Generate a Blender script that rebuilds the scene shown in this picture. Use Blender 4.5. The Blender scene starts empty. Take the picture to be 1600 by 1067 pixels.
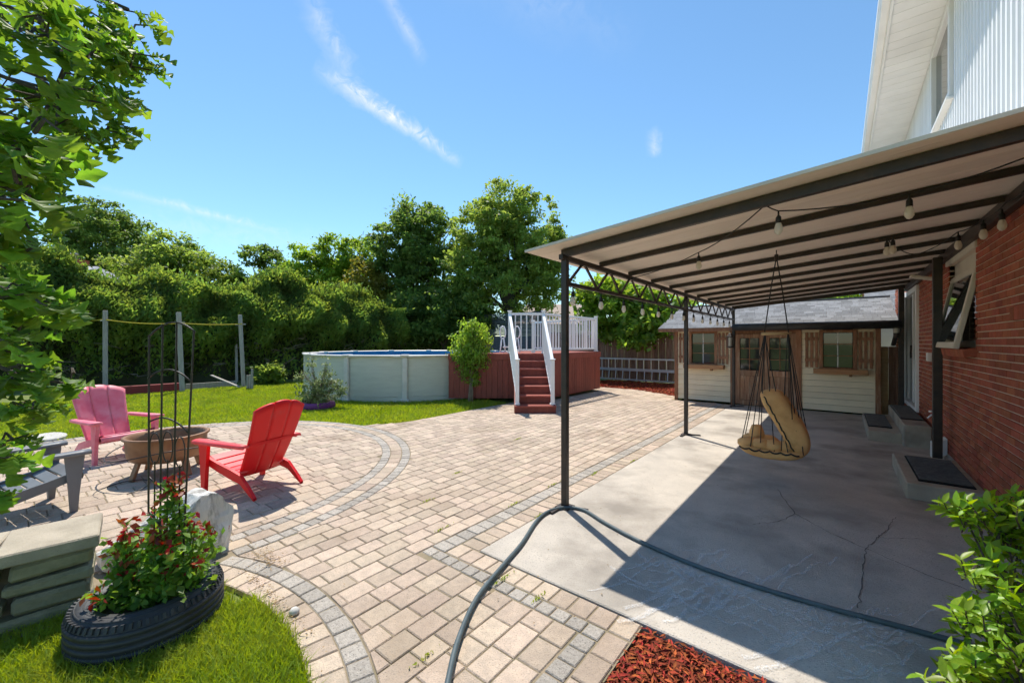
import bpy, math, random
import numpy as np
from mathutils import Vector, Matrix, noise
random.seed(7); RNG = np.random.default_rng(7)
S = bpy.context.scene; COL = S.collection
R = math.radians

# ------------------------------------------------------------------ camera
YAW = R(39.0); CA, SA = math.cos(YAW), math.sin(YAW); EYE = 1.6; F = 633.0
cd = bpy.data.cameras.new('camera'); cam = bpy.data.objects.new('camera', cd); COL.objects.link(cam)
cd.sensor_width = 36; cd.lens = 36*F/1600; cd.shift_y = 1.5/1600; cd.clip_start = 0.05; cd.clip_end = 2000
cam.location = (0, 0, EYE); cam.rotation_euler = (R(90), 0, YAW); S.camera = cam
# ------------------------------------------------------------------ light
SUN_EL = 61.0; sh = Vector((0.853, -0.522, 0)).normalized()
L = Vector((sh.x*math.cos(R(SUN_EL)), sh.y*math.cos(R(SUN_EL)), -math.sin(R(SUN_EL))))
sd = bpy.data.lights.new('sun', 'SUN'); sd.energy = 3.35; sd.angle = R(0.55); sd.color = (1, 0.935, 0.83)
so = bpy.data.objects.new('sun', sd); COL.objects.link(so); so.rotation_euler = L.to_track_quat('-Z', 'Y').to_euler()
so.location = (-10, 6, 20)
W = bpy.data.worlds.new('World'); S.world = W; W.use_nodes = True
S.view_settings.view_transform = 'Standard'; S.view_settings.look = 'None'
S.view_settings.exposure = 0.90; S.view_settings.gamma = 1
S.cycles.max_bounces = 5; S.cycles.diffuse_bounces = 4; S.cycles.glossy_bounces = 2; S.cycles.use_adaptive_sampling = True; S.cycles.adaptive_threshold = .03; S.cycles.transparent_max_bounces = 10
S.cycles.use_denoising = True

def view(lat, d, z=0.0):            # metres to the right of / in front of the standing point -> world
    return Vector((lat*CA-d*SA, lat*SA+d*CA, z))
def at(u, v, d):                    # measured point of the photograph at depth d
    return view((u-800)/F*d, d, EYE-(v-535)/F*d)
def gnd(u, v, z=0.0):
    return at(u, v, (EYE-z)*F/(v-535))
def depth(p): return -p[0]*SA+p[1]*CA
def pix(p):
    d = max(depth(p), .01); return 800+F*(p[0]*CA+p[1]*SA)/d, 535-F*(p[2]-EYE)/d

def world_nodes():
    nt = W.node_tree; N = nt.nodes; lk = nt.links; N.clear()
    out = N.new('ShaderNodeOutputWorld'); bg = N.new('ShaderNodeBackground'); sky = N.new('ShaderNodeTexSky')
    sky.sky_type = 'NISHITA'; sky.sun_disc = False; sky.sun_elevation = R(SUN_EL)
    sky.sun_rotation = math.atan2(-sh.x, -sh.y); sky.altitude = 0; sky.air_density = 1.2; sky.dust_density = 0.0; sky.ozone_density = 10.0
    bg.inputs['Strength'].default_value = 0.116
    tc = N.new('ShaderNodeTexCoord')
    def mth(op, a, b=None, c=None, clamp=False):
        n = N.new('ShaderNodeMath'); n.operation = op; n.use_clamp = clamp
        for i, x in enumerate((a, b, c)):
            if x is None: continue
            if isinstance(x, (int, float)): n.inputs[i].default_value = x
            else: lk.new(x, n.inputs[i])
        return n.outputs[0]
    def dot(vec):
        n = N.new('ShaderNodeVectorMath'); n.operation = 'DOT_PRODUCT'; lk.new(tc.outputs['Generated'], n.inputs[0]); n.inputs[1].default_value = vec
        return n.outputs['Value']
    def nz(scale, detail=5, dist=0.0):
        n = N.new('ShaderNodeTexNoise'); n.inputs['Scale'].default_value = scale; n.inputs['Detail'].default_value = detail
        n.inputs['Distortion'].default_value = dist; n.inputs['Roughness'].default_value = .62; lk.new(tc.outputs['Generated'], n.inputs['Vector']); return n.outputs['Fac']
    n1 = nz(9, 6, .6); n2 = nz(34, 6, 1.2)
    def d_of(u, v): return (at(u, v, 1.0)-Vector((0, 0, EYE))).normalized()
    total = None
    for (u0, v0, u1, v1, wid, amp, wob) in (
            (505, 112, 708, 246, .022, 1.0, .05), (478, -10, 545, 125, .030, .42, .06), (590, -30, 660, 90, .020, .34, .03),
            (1021, 205, 1022, 245, .020, .50, .02), (170, 296, 440, 362, .012, .38, .02), (90, 330, 600, 400, .05, .16, .05), (660, -60, 980, 60, .06, .10, .08)):
        a, b = d_of(u0, v0), d_of(u1, v1); n = a.cross(b).normalized(); m = (a+b).normalized(); t = n.cross(m)
        half = abs((b-m*b.dot(m)).dot(t))
        s = mth('MULTIPLY_ADD', mth('SUBTRACT', n1, .5), wob, dot(n)); s = mth('MULTIPLY_ADD', mth('SUBTRACT', n2, .5), wob*.5, s)
        across = mth('SUBTRACT', 1.0, mth('DIVIDE', mth('ABSOLUTE', s), wid), clamp=True)
        along = mth('SUBTRACT', 1.15, mth('DIVIDE', mth('ABSOLUTE', mth('ADD', dot(t), mth('MULTIPLY', mth('SUBTRACT', n1, .5), .05))), half), clamp=True)
        front = mth('GREATER_THAN', dot(m), 0.3)
        k = mth('MULTIPLY', mth('MULTIPLY', mth('POWER', across, 1.4), mth('POWER', along, .7)), mth('MULTIPLY', front, amp))
        k = mth('MULTIPLY', k, mth('MULTIPLY_ADD', mth('SUBTRACT', n2, .30), 2.4, .15, clamp=True))
        total = k if total is None else mth('ADD', total, k, clamp=True)
    mx = N.new('ShaderNodeMix'); mx.data_type = 'RGBA'; lk.new(total, mx.inputs['Factor']); tn = N.new('ShaderNodeVectorMath'); tn.operation = 'MULTIPLY'; tn.inputs[1].default_value = (.95, .96, .83); lk.new(sky.outputs['Color'], tn.inputs[0]); lk.new(tn.outputs[0], mx.inputs['A'])   # white balance of the sky light
    mx.inputs['B'].default_value = (5.2, 5.2, 5.2, 1)
    lk.new(mx.outputs['Result'], bg.inputs['Color']); lk.new(bg.outputs[0], out.inputs[0])
world_nodes()

# ------------------------------------------------------------------ materials
def mat(name, col, col2=None, nscale=4.0, rough=.7, var=.0, bump=0.0, bscale=40.0, metal=0.0, spec=.4, leaf=0.0, tcol=None, detail=5, stain=None, hue=0.0, stretch=None, coat=0, nlo=.35, nhi=.65, speck=None):
    m = bpy.data.materials.new(name); m.use_nodes = True; nt = m.node_tree; N = nt.nodes; lk = nt.links
    P = N['Principled BSDF']; P.inputs['Roughness'].default_value = rough; P.inputs['Metallic'].default_value = metal
    P.inputs['Specular IOR Level'].default_value = spec
    if coat: P.inputs['Coat Weight'].default_value = coat; P.inputs['Coat Roughness'].default_value = .15
    tc = N.new('ShaderNodeTexCoord'); vec = tc.outputs['Object']
    if stretch:
        mp = N.new('ShaderNodeMapping'); mp.inputs['Scale'].default_value = stretch; lk.new(vec, mp.inputs['Vector']); vec = mp.outputs[0]
    c4 = lambda c: (c[0], c[1], c[2], 1)
    def ntex(sc, det=5):
        n = N.new('ShaderNodeTexNoise'); n.inputs['Scale'].default_value = sc; n.inputs['Detail'].default_value = det; n.inputs['Roughness'].default_value = .6; lk.new(vec, n.inputs['Vector']); return n.outputs['Fac']
    def ramp(x, lo, hi):
        r = N.new('ShaderNodeMapRange'); r.inputs['From Min'].default_value = lo; r.inputs['From Max'].default_value = hi; lk.new(x, r.inputs['Value']); return r.outputs[0]
    def mix(f, a, b):
        x = N.new('ShaderNodeMix'); x.data_type = 'RGBA'
        for s, k in ((f, 'Factor'), (a, 'A'), (b, 'B')):
            if isinstance(s, tuple): x.inputs[k].default_value = c4(s)
            elif isinstance(s, (int, float)): x.inputs[k].default_value = s
            else: lk.new(s, x.inputs[k])
        return x.outputs['Result']
    cur = tuple(col)
    if col2 is not None: cur = mix(ramp(ntex(nscale, detail), nlo, nhi), tuple(col), tuple(col2))
    if stain: cur = mix(ramp(ntex(stain[1], 7), stain[2], stain[3]), cur, tuple(stain[0]))
    if speck: cur = mix(ramp(ntex(speck[1], 2), speck[2], speck[3]), cur, tuple(speck[0]))
    if var or hue:
        at_ = N.new('ShaderNodeAttribute'); at_.attribute_name = 'rnd'
        h = N.new('ShaderNodeHueSaturation')
        r = N.new('ShaderNodeMapRange'); lk.new(at_.outputs['Fac'], r.inputs['Value']); r.inputs['To Min'].default_value = 1-var; r.inputs['To Max'].default_value = 1+var
        lk.new(r.outputs[0], h.inputs['Value'])
        if hue:
            q = N.new('ShaderNodeMath'); q.operation = 'MULTIPLY'; q.inputs[1].default_value = 7.31; lk.new(at_.outputs['Fac'], q.inputs[0])
            q2 = N.new('ShaderNodeMath'); q2.operation = 'FRACT'; lk.new(q.outputs[0], q2.inputs[0])
            r2 = N.new('ShaderNodeMapRange'); lk.new(q2.outputs[0], r2.inputs['Value']); r2.inputs['To Min'].default_value = .5-hue; r2.inputs['To Max'].default_value = .5+hue
            lk.new(r2.outputs[0], h.inputs['Hue'])
        if isinstance(cur, tuple): h.inputs['Color'].default_value = c4(cur)
        else: lk.new(cur, h.inputs['Color'])
        cur = h.outputs[0]
    if isinstance(cur, tuple): P.inputs['Base Color'].default_value = c4(cur)
    else: lk.new(cur, P.inputs['Base Color'])
    if bump:
        b = N.new('ShaderNodeBump'); b.inputs['Strength'].default_value = bump; b.inputs['Distance'].default_value = .01
        lk.new(ntex(bscale, 4), b.inputs['Height']); lk.new(b.outputs[0], P.inputs['Normal'])
    if leaf:
        T = N.new('ShaderNodeBsdfTranslucent'); X = N.new('ShaderNodeMixShader'); X.inputs[0].default_value = leaf
        hs = N.new('ShaderNodeHueSaturation'); hs.inputs['Hue'].default_value = .478; hs.inputs['Saturation'].default_value = 1.1; hs.inputs['Value'].default_value = 1.75 if tcol is None else tcol
        if isinstance(cur, tuple): hs.inputs['Color'].default_value = c4(cur)
        else: lk.new(cur, hs.inputs['Color'])
        lk.new(hs.outputs[0], T.inputs['Color']); lk.new(P.outputs[0], X.inputs[1]); lk.new(T.outputs[0], X.inputs[2])
        lk.new(X.outputs[0], N['Material Output'].inputs['Surface'])
    return m
M = {}
M['soil'] = mat('soil', (.10, .075, .05), (.16, .12, .08), 6, .95, bump=.6)
M['turf'] = mat('turf', (.11, .15, .03), (.16, .19, .05), 3, .95, bump=.5, bscale=60)
M['sand'] = mat('joint_sand', (.30, .235, .16), (.19, .165, .10), 5, .95, bump=.5, bscale=90)
M['paver'] = mat('buff_paver', (.54, .425, .325), (.43, .345, .27), 22, .9, var=.17, hue=.007, bump=.7, bscale=110, stain=((.36, .275, .20), 1.3, .50, .72), speck=((.28, .225, .175), 130, .55, .70))
M['gpaver'] = mat('speckled_grey_paver', (.46, .415, .36), (.34, .305, .265), 50, .9, var=.16, bump=.8, bscale=150, speck=((.15, .135, .12), 110, .57, .70))
M['concrete'] = mat('concrete', (.55, .495, .425), (.45, .405, .35), 2.2, .88, bump=.6, bscale=120, detail=8, stain=((.27, .24, .205), 1.0, .47, .66), speck=((.30, .27, .235), 85, .55, .72))
M['step'] = mat('step_concrete', (.44, .385, .31), (.34, .30, .24), 5, .9, bump=.4, stain=((.26, .23, .19), 3, .5, .7))
M['crack'] = mat('crack', (.13, .12, .11), rough=1)
M['rubber'] = mat('black_rubber', (.010, .010, .010), (.02, .02, .02), 9, .8, spec=.2)
M['rubberrib'] = mat('gloss_lightened_rib', (.16, .15, .14), (.10, .095, .09), 20, .7)  # rib gloss put into the colour: lighter than the mat base
M['mulch'] = mat('red_mulch', (.36, .065, .02), (.24, .04, .015), 30, .9, var=.55, hue=.02)
M['mulchbed'] = mat('mulch_bed', (.10, .02, .008), (.18, .035, .012), 30, .95, bump=1)
M['brick'] = mat('red_brick', (.38, .105, .055), (.29, .075, .042), 14, .85, var=.24, hue=.008, bump=.4, bscale=110)
M['mortar'] = mat('mortar', (.74, .62, .50), (.64, .53, .43), 12, .95, bump=.4, bscale=120)
M['parge'] = mat('foundation_parging', (.50, .48, .45), (.40, .38, .35), 8, .9, bump=.3)
M['white'] = mat('white_paint', (.80, .80, .79), (.74, .74, .73), 2.5, .45, var=.03)
M['siding'] = mat('white_metal_siding', (.78, .79, .80), (.73, .74, .75), 2, .38, var=.04)
M['cream'] = mat('cream_trim', (.66, .61, .51), (.60, .55, .46), 5, .5)
M['black'] = mat('black_steel', (.022, .018, .016), (.045, .03, .022), 9, .45, spec=.5, stain=((.09, .045, .022), 14, .62, .75))
M['roofboard'] = mat('painted_roof_board', (.84, .745, .66), (.79, .69, .60), 5, .7, var=.05, stretch=(.5, 6, 1), stain=((.42, .32, .24), 3.3, .70, .80))
M['rooftop'] = mat('roof_cap_metal', (.66, .60, .51), (.58, .52, .44), 4, .6)
M['bulb'] = mat('bulb_glass', (.86, .82, .72), rough=.06, spec=.7, leaf=.55, tcol=1.05)
M['wire'] = mat('black_cable', (.015, .015, .015), rough=.6)
M['hose'] = mat('garden_hose', (.085, .115, .125), (.06, .085, .095), 12, .5)
M['tan'] = mat('tan_cushion', (.74, .42, .165), (.66, .35, .13), 7, .8, bump=.6, bscale=12, stain=((.50, .26, .09), 4, .52, .72))
M['dowel'] = mat('wood_dowel', (.52, .35, .18), (.40, .25, .12), 8, .6, stretch=(1, 1, 8))
M['shedboard'] = mat('cream_siding', (.86, .75, .54), (.80, .69, .50), 3, .65, var=.06, stain=((.50, .42, .30), 1.5, .66, .85))
M['brownwood'] = mat('brown_stained_wood', (.23, .10, .05), (.36, .175, .095), 3, .65, var=.2, stretch=(8, 8, 1.0), stain=((.46, .34, .23), 2.5, .60, .75))
M['doorwood'] = mat('worn_door_wood', (.27, .125, .07), (.44, .26, .155), 3, .7, var=.2, stretch=(9, 9, .8), stain=((.60, .47, .34), 2.0, .55, .70))
M['boxwood'] = mat('cedar_box', (.47, .25, .12), (.37, .18, .08), 4, .65, stretch=(1.2, 8, 8))
M['glass'] = mat('dark_window_glass', (.02, .024, .027), rough=.04, spec=.8)
M['shingle'] = mat('grey_shingle', (.21, .215, .225), (.15, .155, .165), 30, .9, var=.28, bump=.5, bscale=160)
M['gutter'] = mat('black_gutter', (.03, .03, .032), (.05, .05, .05), 5, .5)
M['fence'] = mat('dark_fence_wood', (.17, .088, .06), (.27, .165, .115), 3, .8, var=.3, stretch=(7, 7, .7))
M['greyfence'] = mat('grey_fence_wood', (.075, .088, .105), (.12, .13, .145), 3, .8, var=.25, stretch=(.7, 7, 7))
M['alu'] = mat('aluminium', (.62, .64, .66), rough=.38, metal=.75)
M['deck'] = mat('red_brown_deck_stain', (.27, .062, .042), (.21, .046, .033), 3, .6, var=.14, stretch=(5, 5, .8))
M['tread'] = mat('red_brown_tread', (.31, .072, .05), (.25, .056, .04), 5, .5, var=.1)
M['vinyl'] = mat('white_vinyl', (.82, .83, .84), rough=.35)
M['poolwall'] = mat('pool_wall', (.58, .58, .50), (.52, .52, .45), 2, .5, stretch=(1, 1, 6), stain=((.44, .43, .37), 5, .62, .8))
M['poolrail'] = mat('pool_rail', (.66, .64, .59), (.58, .56, .52), 6, .4)
M['liner'] = mat('pool_liner', (.02, .22, .48), (.03, .28, .55), 3, .4)
M['water'] = mat('pool_water', (.02, .26, .46), rough=.06, spec=.5)
M['oak'] = mat('oak_leaf', (.085, .175, .024), (.115, .21, .03), 9, .5, var=.36, hue=.02, leaf=.50, spec=.22, tcol=2.3)
M['bushleaf'] = mat('glossy_leaf', (.17, .31, .024), (.24, .38, .032), 9, .38, var=.32, hue=.02, leaf=.45, spec=.35, tcol=1.9)
M['bark'] = mat('bark', (.12, .09, .065), (.07, .055, .04), 10, .95, bump=1, stretch=(6, 6, 1))
M['twig'] = mat('pale_twig', (.30, .25, .19), (.2, .16, .12), 8, .9)
M['cedar'] = mat('cedar_foliage', (.155, .225, .04), (.105, .18, .04), .6, .75, var=.45, hue=.022, leaf=.52, tcol=2.1)
M['inner'] = mat('hedge_dark_core', (.035, .045, .018), (.05, .05, .024), 3, 1)  # dark green for the light-blocking core added in the hedge
M['leafA'] = mat('dark_maple_leaf', (.095, .165, .036), (.125, .195, .046), .5, .55, var=.45, hue=.012, leaf=.50, tcol=2.1)
M['leafB'] = mat('mid_green_leaf', (.155, .235, .05), (.19, .265, .056), .5, .55, var=.42, hue=.015, leaf=.52, tcol=2.1)
M['leafC'] = mat('light_green_leaf', (.15, .255, .04), (.19, .295, .046), .5, .5, var=.42, hue=.015, leaf=.52, tcol=2.1)
M['leafY'] = mat('yellow_green_leaf', (.22, .20, .03), (.18, .20, .034), .6, .55, var=.3, hue=.02, leaf=.40)
M['leafS'] = mat('silvery_green_leaf', (.16, .22, .085), (.21, .26, .12), 3, .5, var=.35, hue=.02, leaf=.35)
M['rose'] = mat('rose_leaf', (.11, .235, .034), (.16, .29, .045), 6, .45, var=.38, hue=.02, leaf=.46, tcol=1.9)
M['rosered'] = mat('red_rose_leaf', (.36, .045, .02), (.30, .09, .03), 6, .5, var=.4, hue=.02, leaf=.35, tcol=1.3)
M['grass'] = mat('grass_blade', (.215, .325, .03), (.28, .35, .045), 1.3, .65, var=.34, hue=.016, leaf=.46, tcol=1.7)
M['post'] = mat('weathered_post', (.40, .37, .33), (.30, .27, .24), 5, .9, stretch=(6, 6, 1), var=.1)
M['redbeam'] = mat('red_painted_timber', (.26, .03, .03), (.18, .03, .03), 4, .7)
M['string'] = mat('yellow_cord', (.55, .42, .03), rough=.7)
M['pink'] = mat('faded_pink_plastic', (.72, .135, .20), (.78, .24, .29), 5, .5, stain=((.78, .34, .38), 3.5, .5, .75))
M['red'] = mat('red_plastic', (.74, .006, .008), (.66, .010, .012), 4, .45, spec=.35, stain=((.60, .05, .045), 5, .60, .80))
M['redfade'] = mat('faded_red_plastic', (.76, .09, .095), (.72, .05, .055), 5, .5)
M['greyplastic'] = mat('grey_plastic', (.145, .155, .165), (.17, .18, .19), 5, .45)
M['copper'] = mat('fire_bowl_copper', (.30, .165, .085), (.22, .11, .055), 7, .5, metal=.25, stain=((.14, .09, .06), 4, .55, .75))
M['ash'] = mat('ash', (.10, .09, .08), (.2, .19, .18), 12, 1)
M['boulder'] = mat('white_boulder', (.76, .73, .68), (.56, .54, .50), 5, .92, bump=1, bscale=22, stretch=(1.6, 1.6, .6), stain=((.30, .28, .25), 8, .50, .62))
M['cap'] = mat('wall_cap_stone', (.48, .41, .31), (.39, .335, .25), 6, .9, var=.1, bump=.5, bscale=80, stain=((.29, .245, .18), 2.2, .52, .72))
M['wallstone'] = mat('mossy_wall_stone', (.33, .30, .20), (.22, .21, .13), 7, .95, var=.28, hue=.01, bump=1, bscale=40)
M['tyre'] = mat('tyre_rubber', (.030, .032, .036), (.05, .052, .055), 14, .55, spec=.4, bump=.2)
M['purple'] = mat('purple_paint', (.20, .04, .20), (.16, .03, .16), 6, .5)
M['stone'] = mat('pale_stone', (.55, .53, .49), (.45, .43, .40), 8, .9)
M['roofgrey'] = mat('grey_roof', (.40, .41, .43), (.33, .34, .36), 20, .9, var=.15)
M['roofbeige'] = mat('beige_roof', (.46, .36, .29), (.40, .31, .25), 20, .9)
M['stucco'] = mat('house_wall', (.60, .56, .50), (.54, .50, .45), 5, .9)
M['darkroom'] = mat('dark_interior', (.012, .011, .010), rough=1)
M['litter'] = mat('dry_leaf_bits', (.20, .12, .05), (.30, .20, .09), 20, .9, var=.5)
M['yellow'] = mat('yellow_board', (.62, .34, .04), rough=.6)

# ------------------------------------------------------------------ mesh builder
def rot_to(d, up=Vector((0, 0, 1))):
    y = Vector(d).normalized(); x = y.cross(up)
    if x.length < 1e-4: x = Vector((1, 0, 0))
    x.normalize(); z = x.cross(y); return Matrix((x, y, z)).transposed()
class MB:
    def __init__(s): s.v = []; s.f = []; s.r = []
    def add(s, vs, fs, rnd=None, convex=False):
        if rnd is None: rnd = random.random()
        b = len(s.v); s.v += [tuple(p) for p in vs]
        if convex:
            c = sum((Vector(p) for p in vs), Vector())/len(vs)
        for f in fs:
            if convex:
                p0, p1, p2 = Vector(vs[f[0]]), Vector(vs[f[1]]), Vector(vs[f[2]])
                fc = sum((Vector(vs[i]) for i in f), Vector())/len(f)
                if (p1-p0).cross(p2-p0).dot(fc-c) < 0: f = f[::-1]
            s.f.append(tuple(b+i for i in f)); s.r.append(rnd)
        return s
    def box(s, c, size, rot=None, bev=0.0, rnd=None):
        hx, hy, hz = size[0]/2, size[1]/2, size[2]/2; c = Vector(c)
        if bev <= 0:
            vs = [Vector((x*hx, y*hy, z*hz)) for x in (-1, 1) for y in (-1, 1) for z in (-1, 1)]
            fs = [(0, 1, 3, 2), (4, 6, 7, 5), (0, 4, 5, 1), (2, 3, 7, 6), (0, 2, 6, 4), (1, 5, 7, 3)]
        else:
            b = min(bev, hx*.8, hy*.8, hz*.8); vs = []; idx = {}
            for x in (-1, 1):
                for y in (-1, 1):
                    for z in (-1, 1):
                        for a in range(3):
                            idx[(x, y, z, a)] = len(vs)
                            vs.append(Vector((x*(hx-(b if a != 0 else 0)), y*(hy-(b if a != 1 else 0)), z*(hz-(b if a != 2 else 0)))))
            fs = []
            o = ((-1, -1), (1, -1), (1, 1), (-1, 1))
            for sg in (-1, 1):
                fs.append([idx[(sg, p, q, 0)] for p, q in o]); fs.append([idx[(p, sg, q, 1)] for p, q in o]); fs.append([idx[(p, q, sg, 2)] for p, q in o])
                for tg in (-1, 1):
                    fs.append([idx[(-1, sg, tg, 1)], idx[(1, sg, tg, 1)], idx[(1, sg, tg, 2)], idx[(-1, sg, tg, 2)]])
                    fs.append([idx[(sg, -1, tg, 0)], idx[(sg, 1, tg, 0)], idx[(sg, 1, tg, 2)], idx[(sg, -1, tg, 2)]])
                    fs.append([idx[(sg, tg, -1, 0)], idx[(sg, tg, 1, 0)], idx[(sg, tg, 1, 1)], idx[(sg, tg, -1, 1)]])
                    for ug in (-1, 1): fs.append([idx[(sg, tg, ug, a)] for a in range(3)])
        if rot is not None: vs = [rot @ v for v in vs]
        return s.add([v+c for v in vs], [tuple(f) for f in fs], rnd, True)
    def bar(s, p, q, w, h, bev=0.0, up=Vector((0, 0, 1)), rnd=None):
        p, q = Vector(p), Vector(q); return s.box((p+q)/2, (w, (q-p).length, h), rot_to(q-p, up), bev, rnd)
    def tube(s, pts, r, n=6, rnd=None):
        pts = [Vector(p) for p in pts]; rs = r if isinstance(r, (list, tuple)) else [r]*len(pts)
        vs = []; fs = []; m0 = None
        for i, p in enumerate(pts):
            t = (pts[min(i+1, len(pts)-1)]-pts[max(i-1, 0)])
            if t.length < 1e-6: t = Vector((0, 0, 1))
            t.normalize()
            x = t.cross(Vector((0, 0, 1))) if m0 is None else m0-t*m0.dot(t)
            if x.length < 1e-3: x = t.cross(Vector((1, 0, 0)))
            x.normalize(); m0 = x; y = t.cross(x)
            for k in range(n):
                a = 2*math.pi*k/n; vs.append(p+(x*math.cos(a)+y*math.sin(a))*rs[i])
        for i in range(len(pts)-1):
            for k in range(n):
                k2 = (k+1) % n; fs.append((i*n+k, i*n+k2, (i+1)*n+k2, (i+1)*n+k))
        fs.append(tuple(range(n))[::-1]); fs.append(tuple(len(vs)-n+k for k in range(n)))
        return s.add(vs, fs, rnd)
    def prism(s, poly, z0, z1, ch=0.0, rnd=None, wob=0.0):
        n = len(poly); c = Vector((sum(p[0] for p in poly)/n, sum(p[1] for p in poly)/n))
        z1 += random.uniform(-wob, wob); tx, ty = random.uniform(-wob, wob)*3, random.uniform(-wob, wob)*3
        hz = lambda p: z1+(p[0]-c.x)*tx+(p[1]-c.y)*ty
        vs = [(p[0], p[1], z0) for p in poly]; fs = []
        if ch > 0:
            vs += [(p[0], p[1], hz(p)-ch) for p in poly]
            ins = []
            for p in poly:
                d = Vector((p[0], p[1]))-c; l = max(d.length, 1e-5); ins.append(c+d*max(0, (l-ch*1.3)/l))
            vs += [(q.x, q.y, hz(q)) for q in ins]
            for b in (0, n):
                for i in range(n): fs.append((b+i, b+(i+1) % n, b+n+(i+1) % n, b+n+i))
            fs.append(tuple(range(2*n, 3*n)))
        else:
            vs += [(p[0], p[1], hz(p)) for p in poly]
            for i in range(n): fs.append((i, (i+1) % n, n+(i+1) % n, n+i))
            fs.append(tuple(range(n, 2*n)))
        return s.add(vs, fs, rnd)
    def lathe(s, prof, c, n=32, rnd=None, rot=None):
        vs = []; fs = []; c = Vector(c)
        for (r, z) in prof:
            for k in range(n):
                a = 2*math.pi*k/n; v = Vector((r*math.cos(a), r*math.sin(a), z)); vs.append(c+(rot @ v if rot else v))
        for i in range(len(prof)-1):
            for k in range(n):
                k2 = (k+1) % n; fs.append((i*n+k, i*n+k2, (i+1)*n+k2, (i+1)*n+k))
        return s.add(vs, fs, rnd)
    def grid(s, P, thick=None, rnd=None):        # P[i][j] surface, optional thickness along given vector field
        ni, nj = len(P), len(P[0]); vs = [p for row in P for p in row]; fs = []
        for i in range(ni-1):
            for j in range(nj-1): fs.append((i*nj+j, (i+1)*nj+j, (i+1)*nj+j+1, i*nj+j+1))
        if thick is not None:
            b = len(vs); vs = vs+[Vector(p)-Vector(thick) for p in vs]; fs += [tuple(b+i for i in f[::-1]) for f in fs[:]]
            ed = [(i*nj, (i+1)*nj) for i in range(ni-1)]+[((i+1)*nj+nj-1, i*nj+nj-1) for i in range(ni-1)]+[(j+1, j) for j in range(nj-1)]+[((ni-1)*nj+j, (ni-1)*nj+j+1) for j in range(nj-1)]
            fs += [(p, b+p, b+q, q) for p, q in ed]
        return s.add(vs, fs, rnd)

def wloc(o):
    v = Vector((0, 0, 0))
    while o is not None: v += o.location; o = o.parent
    return v
def obj(name, mb, m, parent=None, smooth=False, local=False):
    me = bpy.data.meshes.new(name); off = Vector() if (local or parent is None) else wloc(parent)
    me.from_pydata([(v[0]-off.x, v[1]-off.y, v[2]-off.z) for v in mb.v], [], mb.f)
    a = me.attributes.new('rnd', 'FLOAT', 'FACE'); a.data.foreach_set('value', mb.r)
    me.materials.append(M[m] if isinstance(m, str) else m)
    if smooth: me.polygons.foreach_set('use_smooth', [True]*len(me.polygons))
    o = bpy.data.objects.new(name, me); COL.objects.link(o); o.parent = parent; return o
def tag(o, label=None, cat=None, group=None, kind=None):
    if label: o['label'] = label
    if cat: o['category'] = cat
    if group: o['group'] = group
    if kind: o['kind'] = kind
    return o
def thing(name, label, cat, loc=(0, 0, 0), rz=0.0, group=None):
    o = bpy.data.objects.new(name, None); COL.objects.link(o); o.location = loc; o.rotation_euler = (0, 0, rz); o.empty_display_size = .1
    return tag(o, label, cat, group)
def one(name, m, parent, fn, smooth=False, local=False):
    b = MB(); fn(b); return obj(name, b, m, parent, smooth, local)
def copytree(o, parent=None):
    c = o.copy(); COL.objects.link(c); c.parent = parent
    for ch in list(o.children): copytree(ch, c)
    return c

# numpy leaf clouds -------------------------------------------------
def mesh_np(name, V, Fc, rnd, m, parent=None, smooth=False):
    me = bpy.data.meshes.new(name); n = len(V); nf, k = Fc.shape
    off = np.array(wloc(parent)) if parent is not None else np.zeros(3)
    me.vertices.add(n); me.vertices.foreach_set('co', (V-off).astype(np.float32).ravel())
    me.loops.add(nf*k); me.loops.foreach_set('vertex_index', Fc.astype(np.int32).ravel())
    me.polygons.add(nf); me.polygons.foreach_set('loop_start', np.arange(0, nf*k, k, dtype=np.int32))
    a = me.attributes.new('rnd', 'FLOAT', 'FACE'); a.data.foreach_set('value', rnd.astype(np.float32))
    me.materials.append(M[m]); me.update(calc_edges=True)
    if smooth: me.polygons.foreach_set('use_smooth', [True]*nf)
    o = bpy.data.objects.new(name, me); COL.objects.link(o); o.parent = parent; return o
def unit(a): return a/np.maximum(np.linalg.norm(a, axis=1, keepdims=True), 1e-6)
def leaf_cloud(name, P, size, m, parent, rnd=None, aspect=.5, axis=None, up=.5, jit=.35, fold=.25):
    n = len(P); ax = unit(RNG.normal(size=(n, 3)) if axis is None else axis+RNG.normal(size=(n, 3))*jit)
    nr = unit(RNG.normal(size=(n, 3))+np.array([0, 0, up*2])); sd_ = unit(np.cross(ax, nr)); nr = np.cross(sd_, ax)
    s = (size*RNG.uniform(.65, 1.3, n))[:, None]
    base = P-ax*s*.5; tip = P+ax*s*.5; mid = P+ax*s*.02
    l = mid+sd_*s*aspect*.5+nr*s*fold*.4; r = mid-sd_*s*aspect*.5+nr*s*fold*.4
    V = np.stack([base, l, tip, r], 1).reshape(-1, 3); i = np.arange(n)*4
    Fc = np.concatenate([np.stack([i, i+2, i+1], 1), np.stack([i, i+3, i+2], 1)])
    if rnd is None: rnd = RNG.random(n)
    return mesh_np(name, V, Fc, np.concatenate([rnd, rnd]), m, parent)
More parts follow.
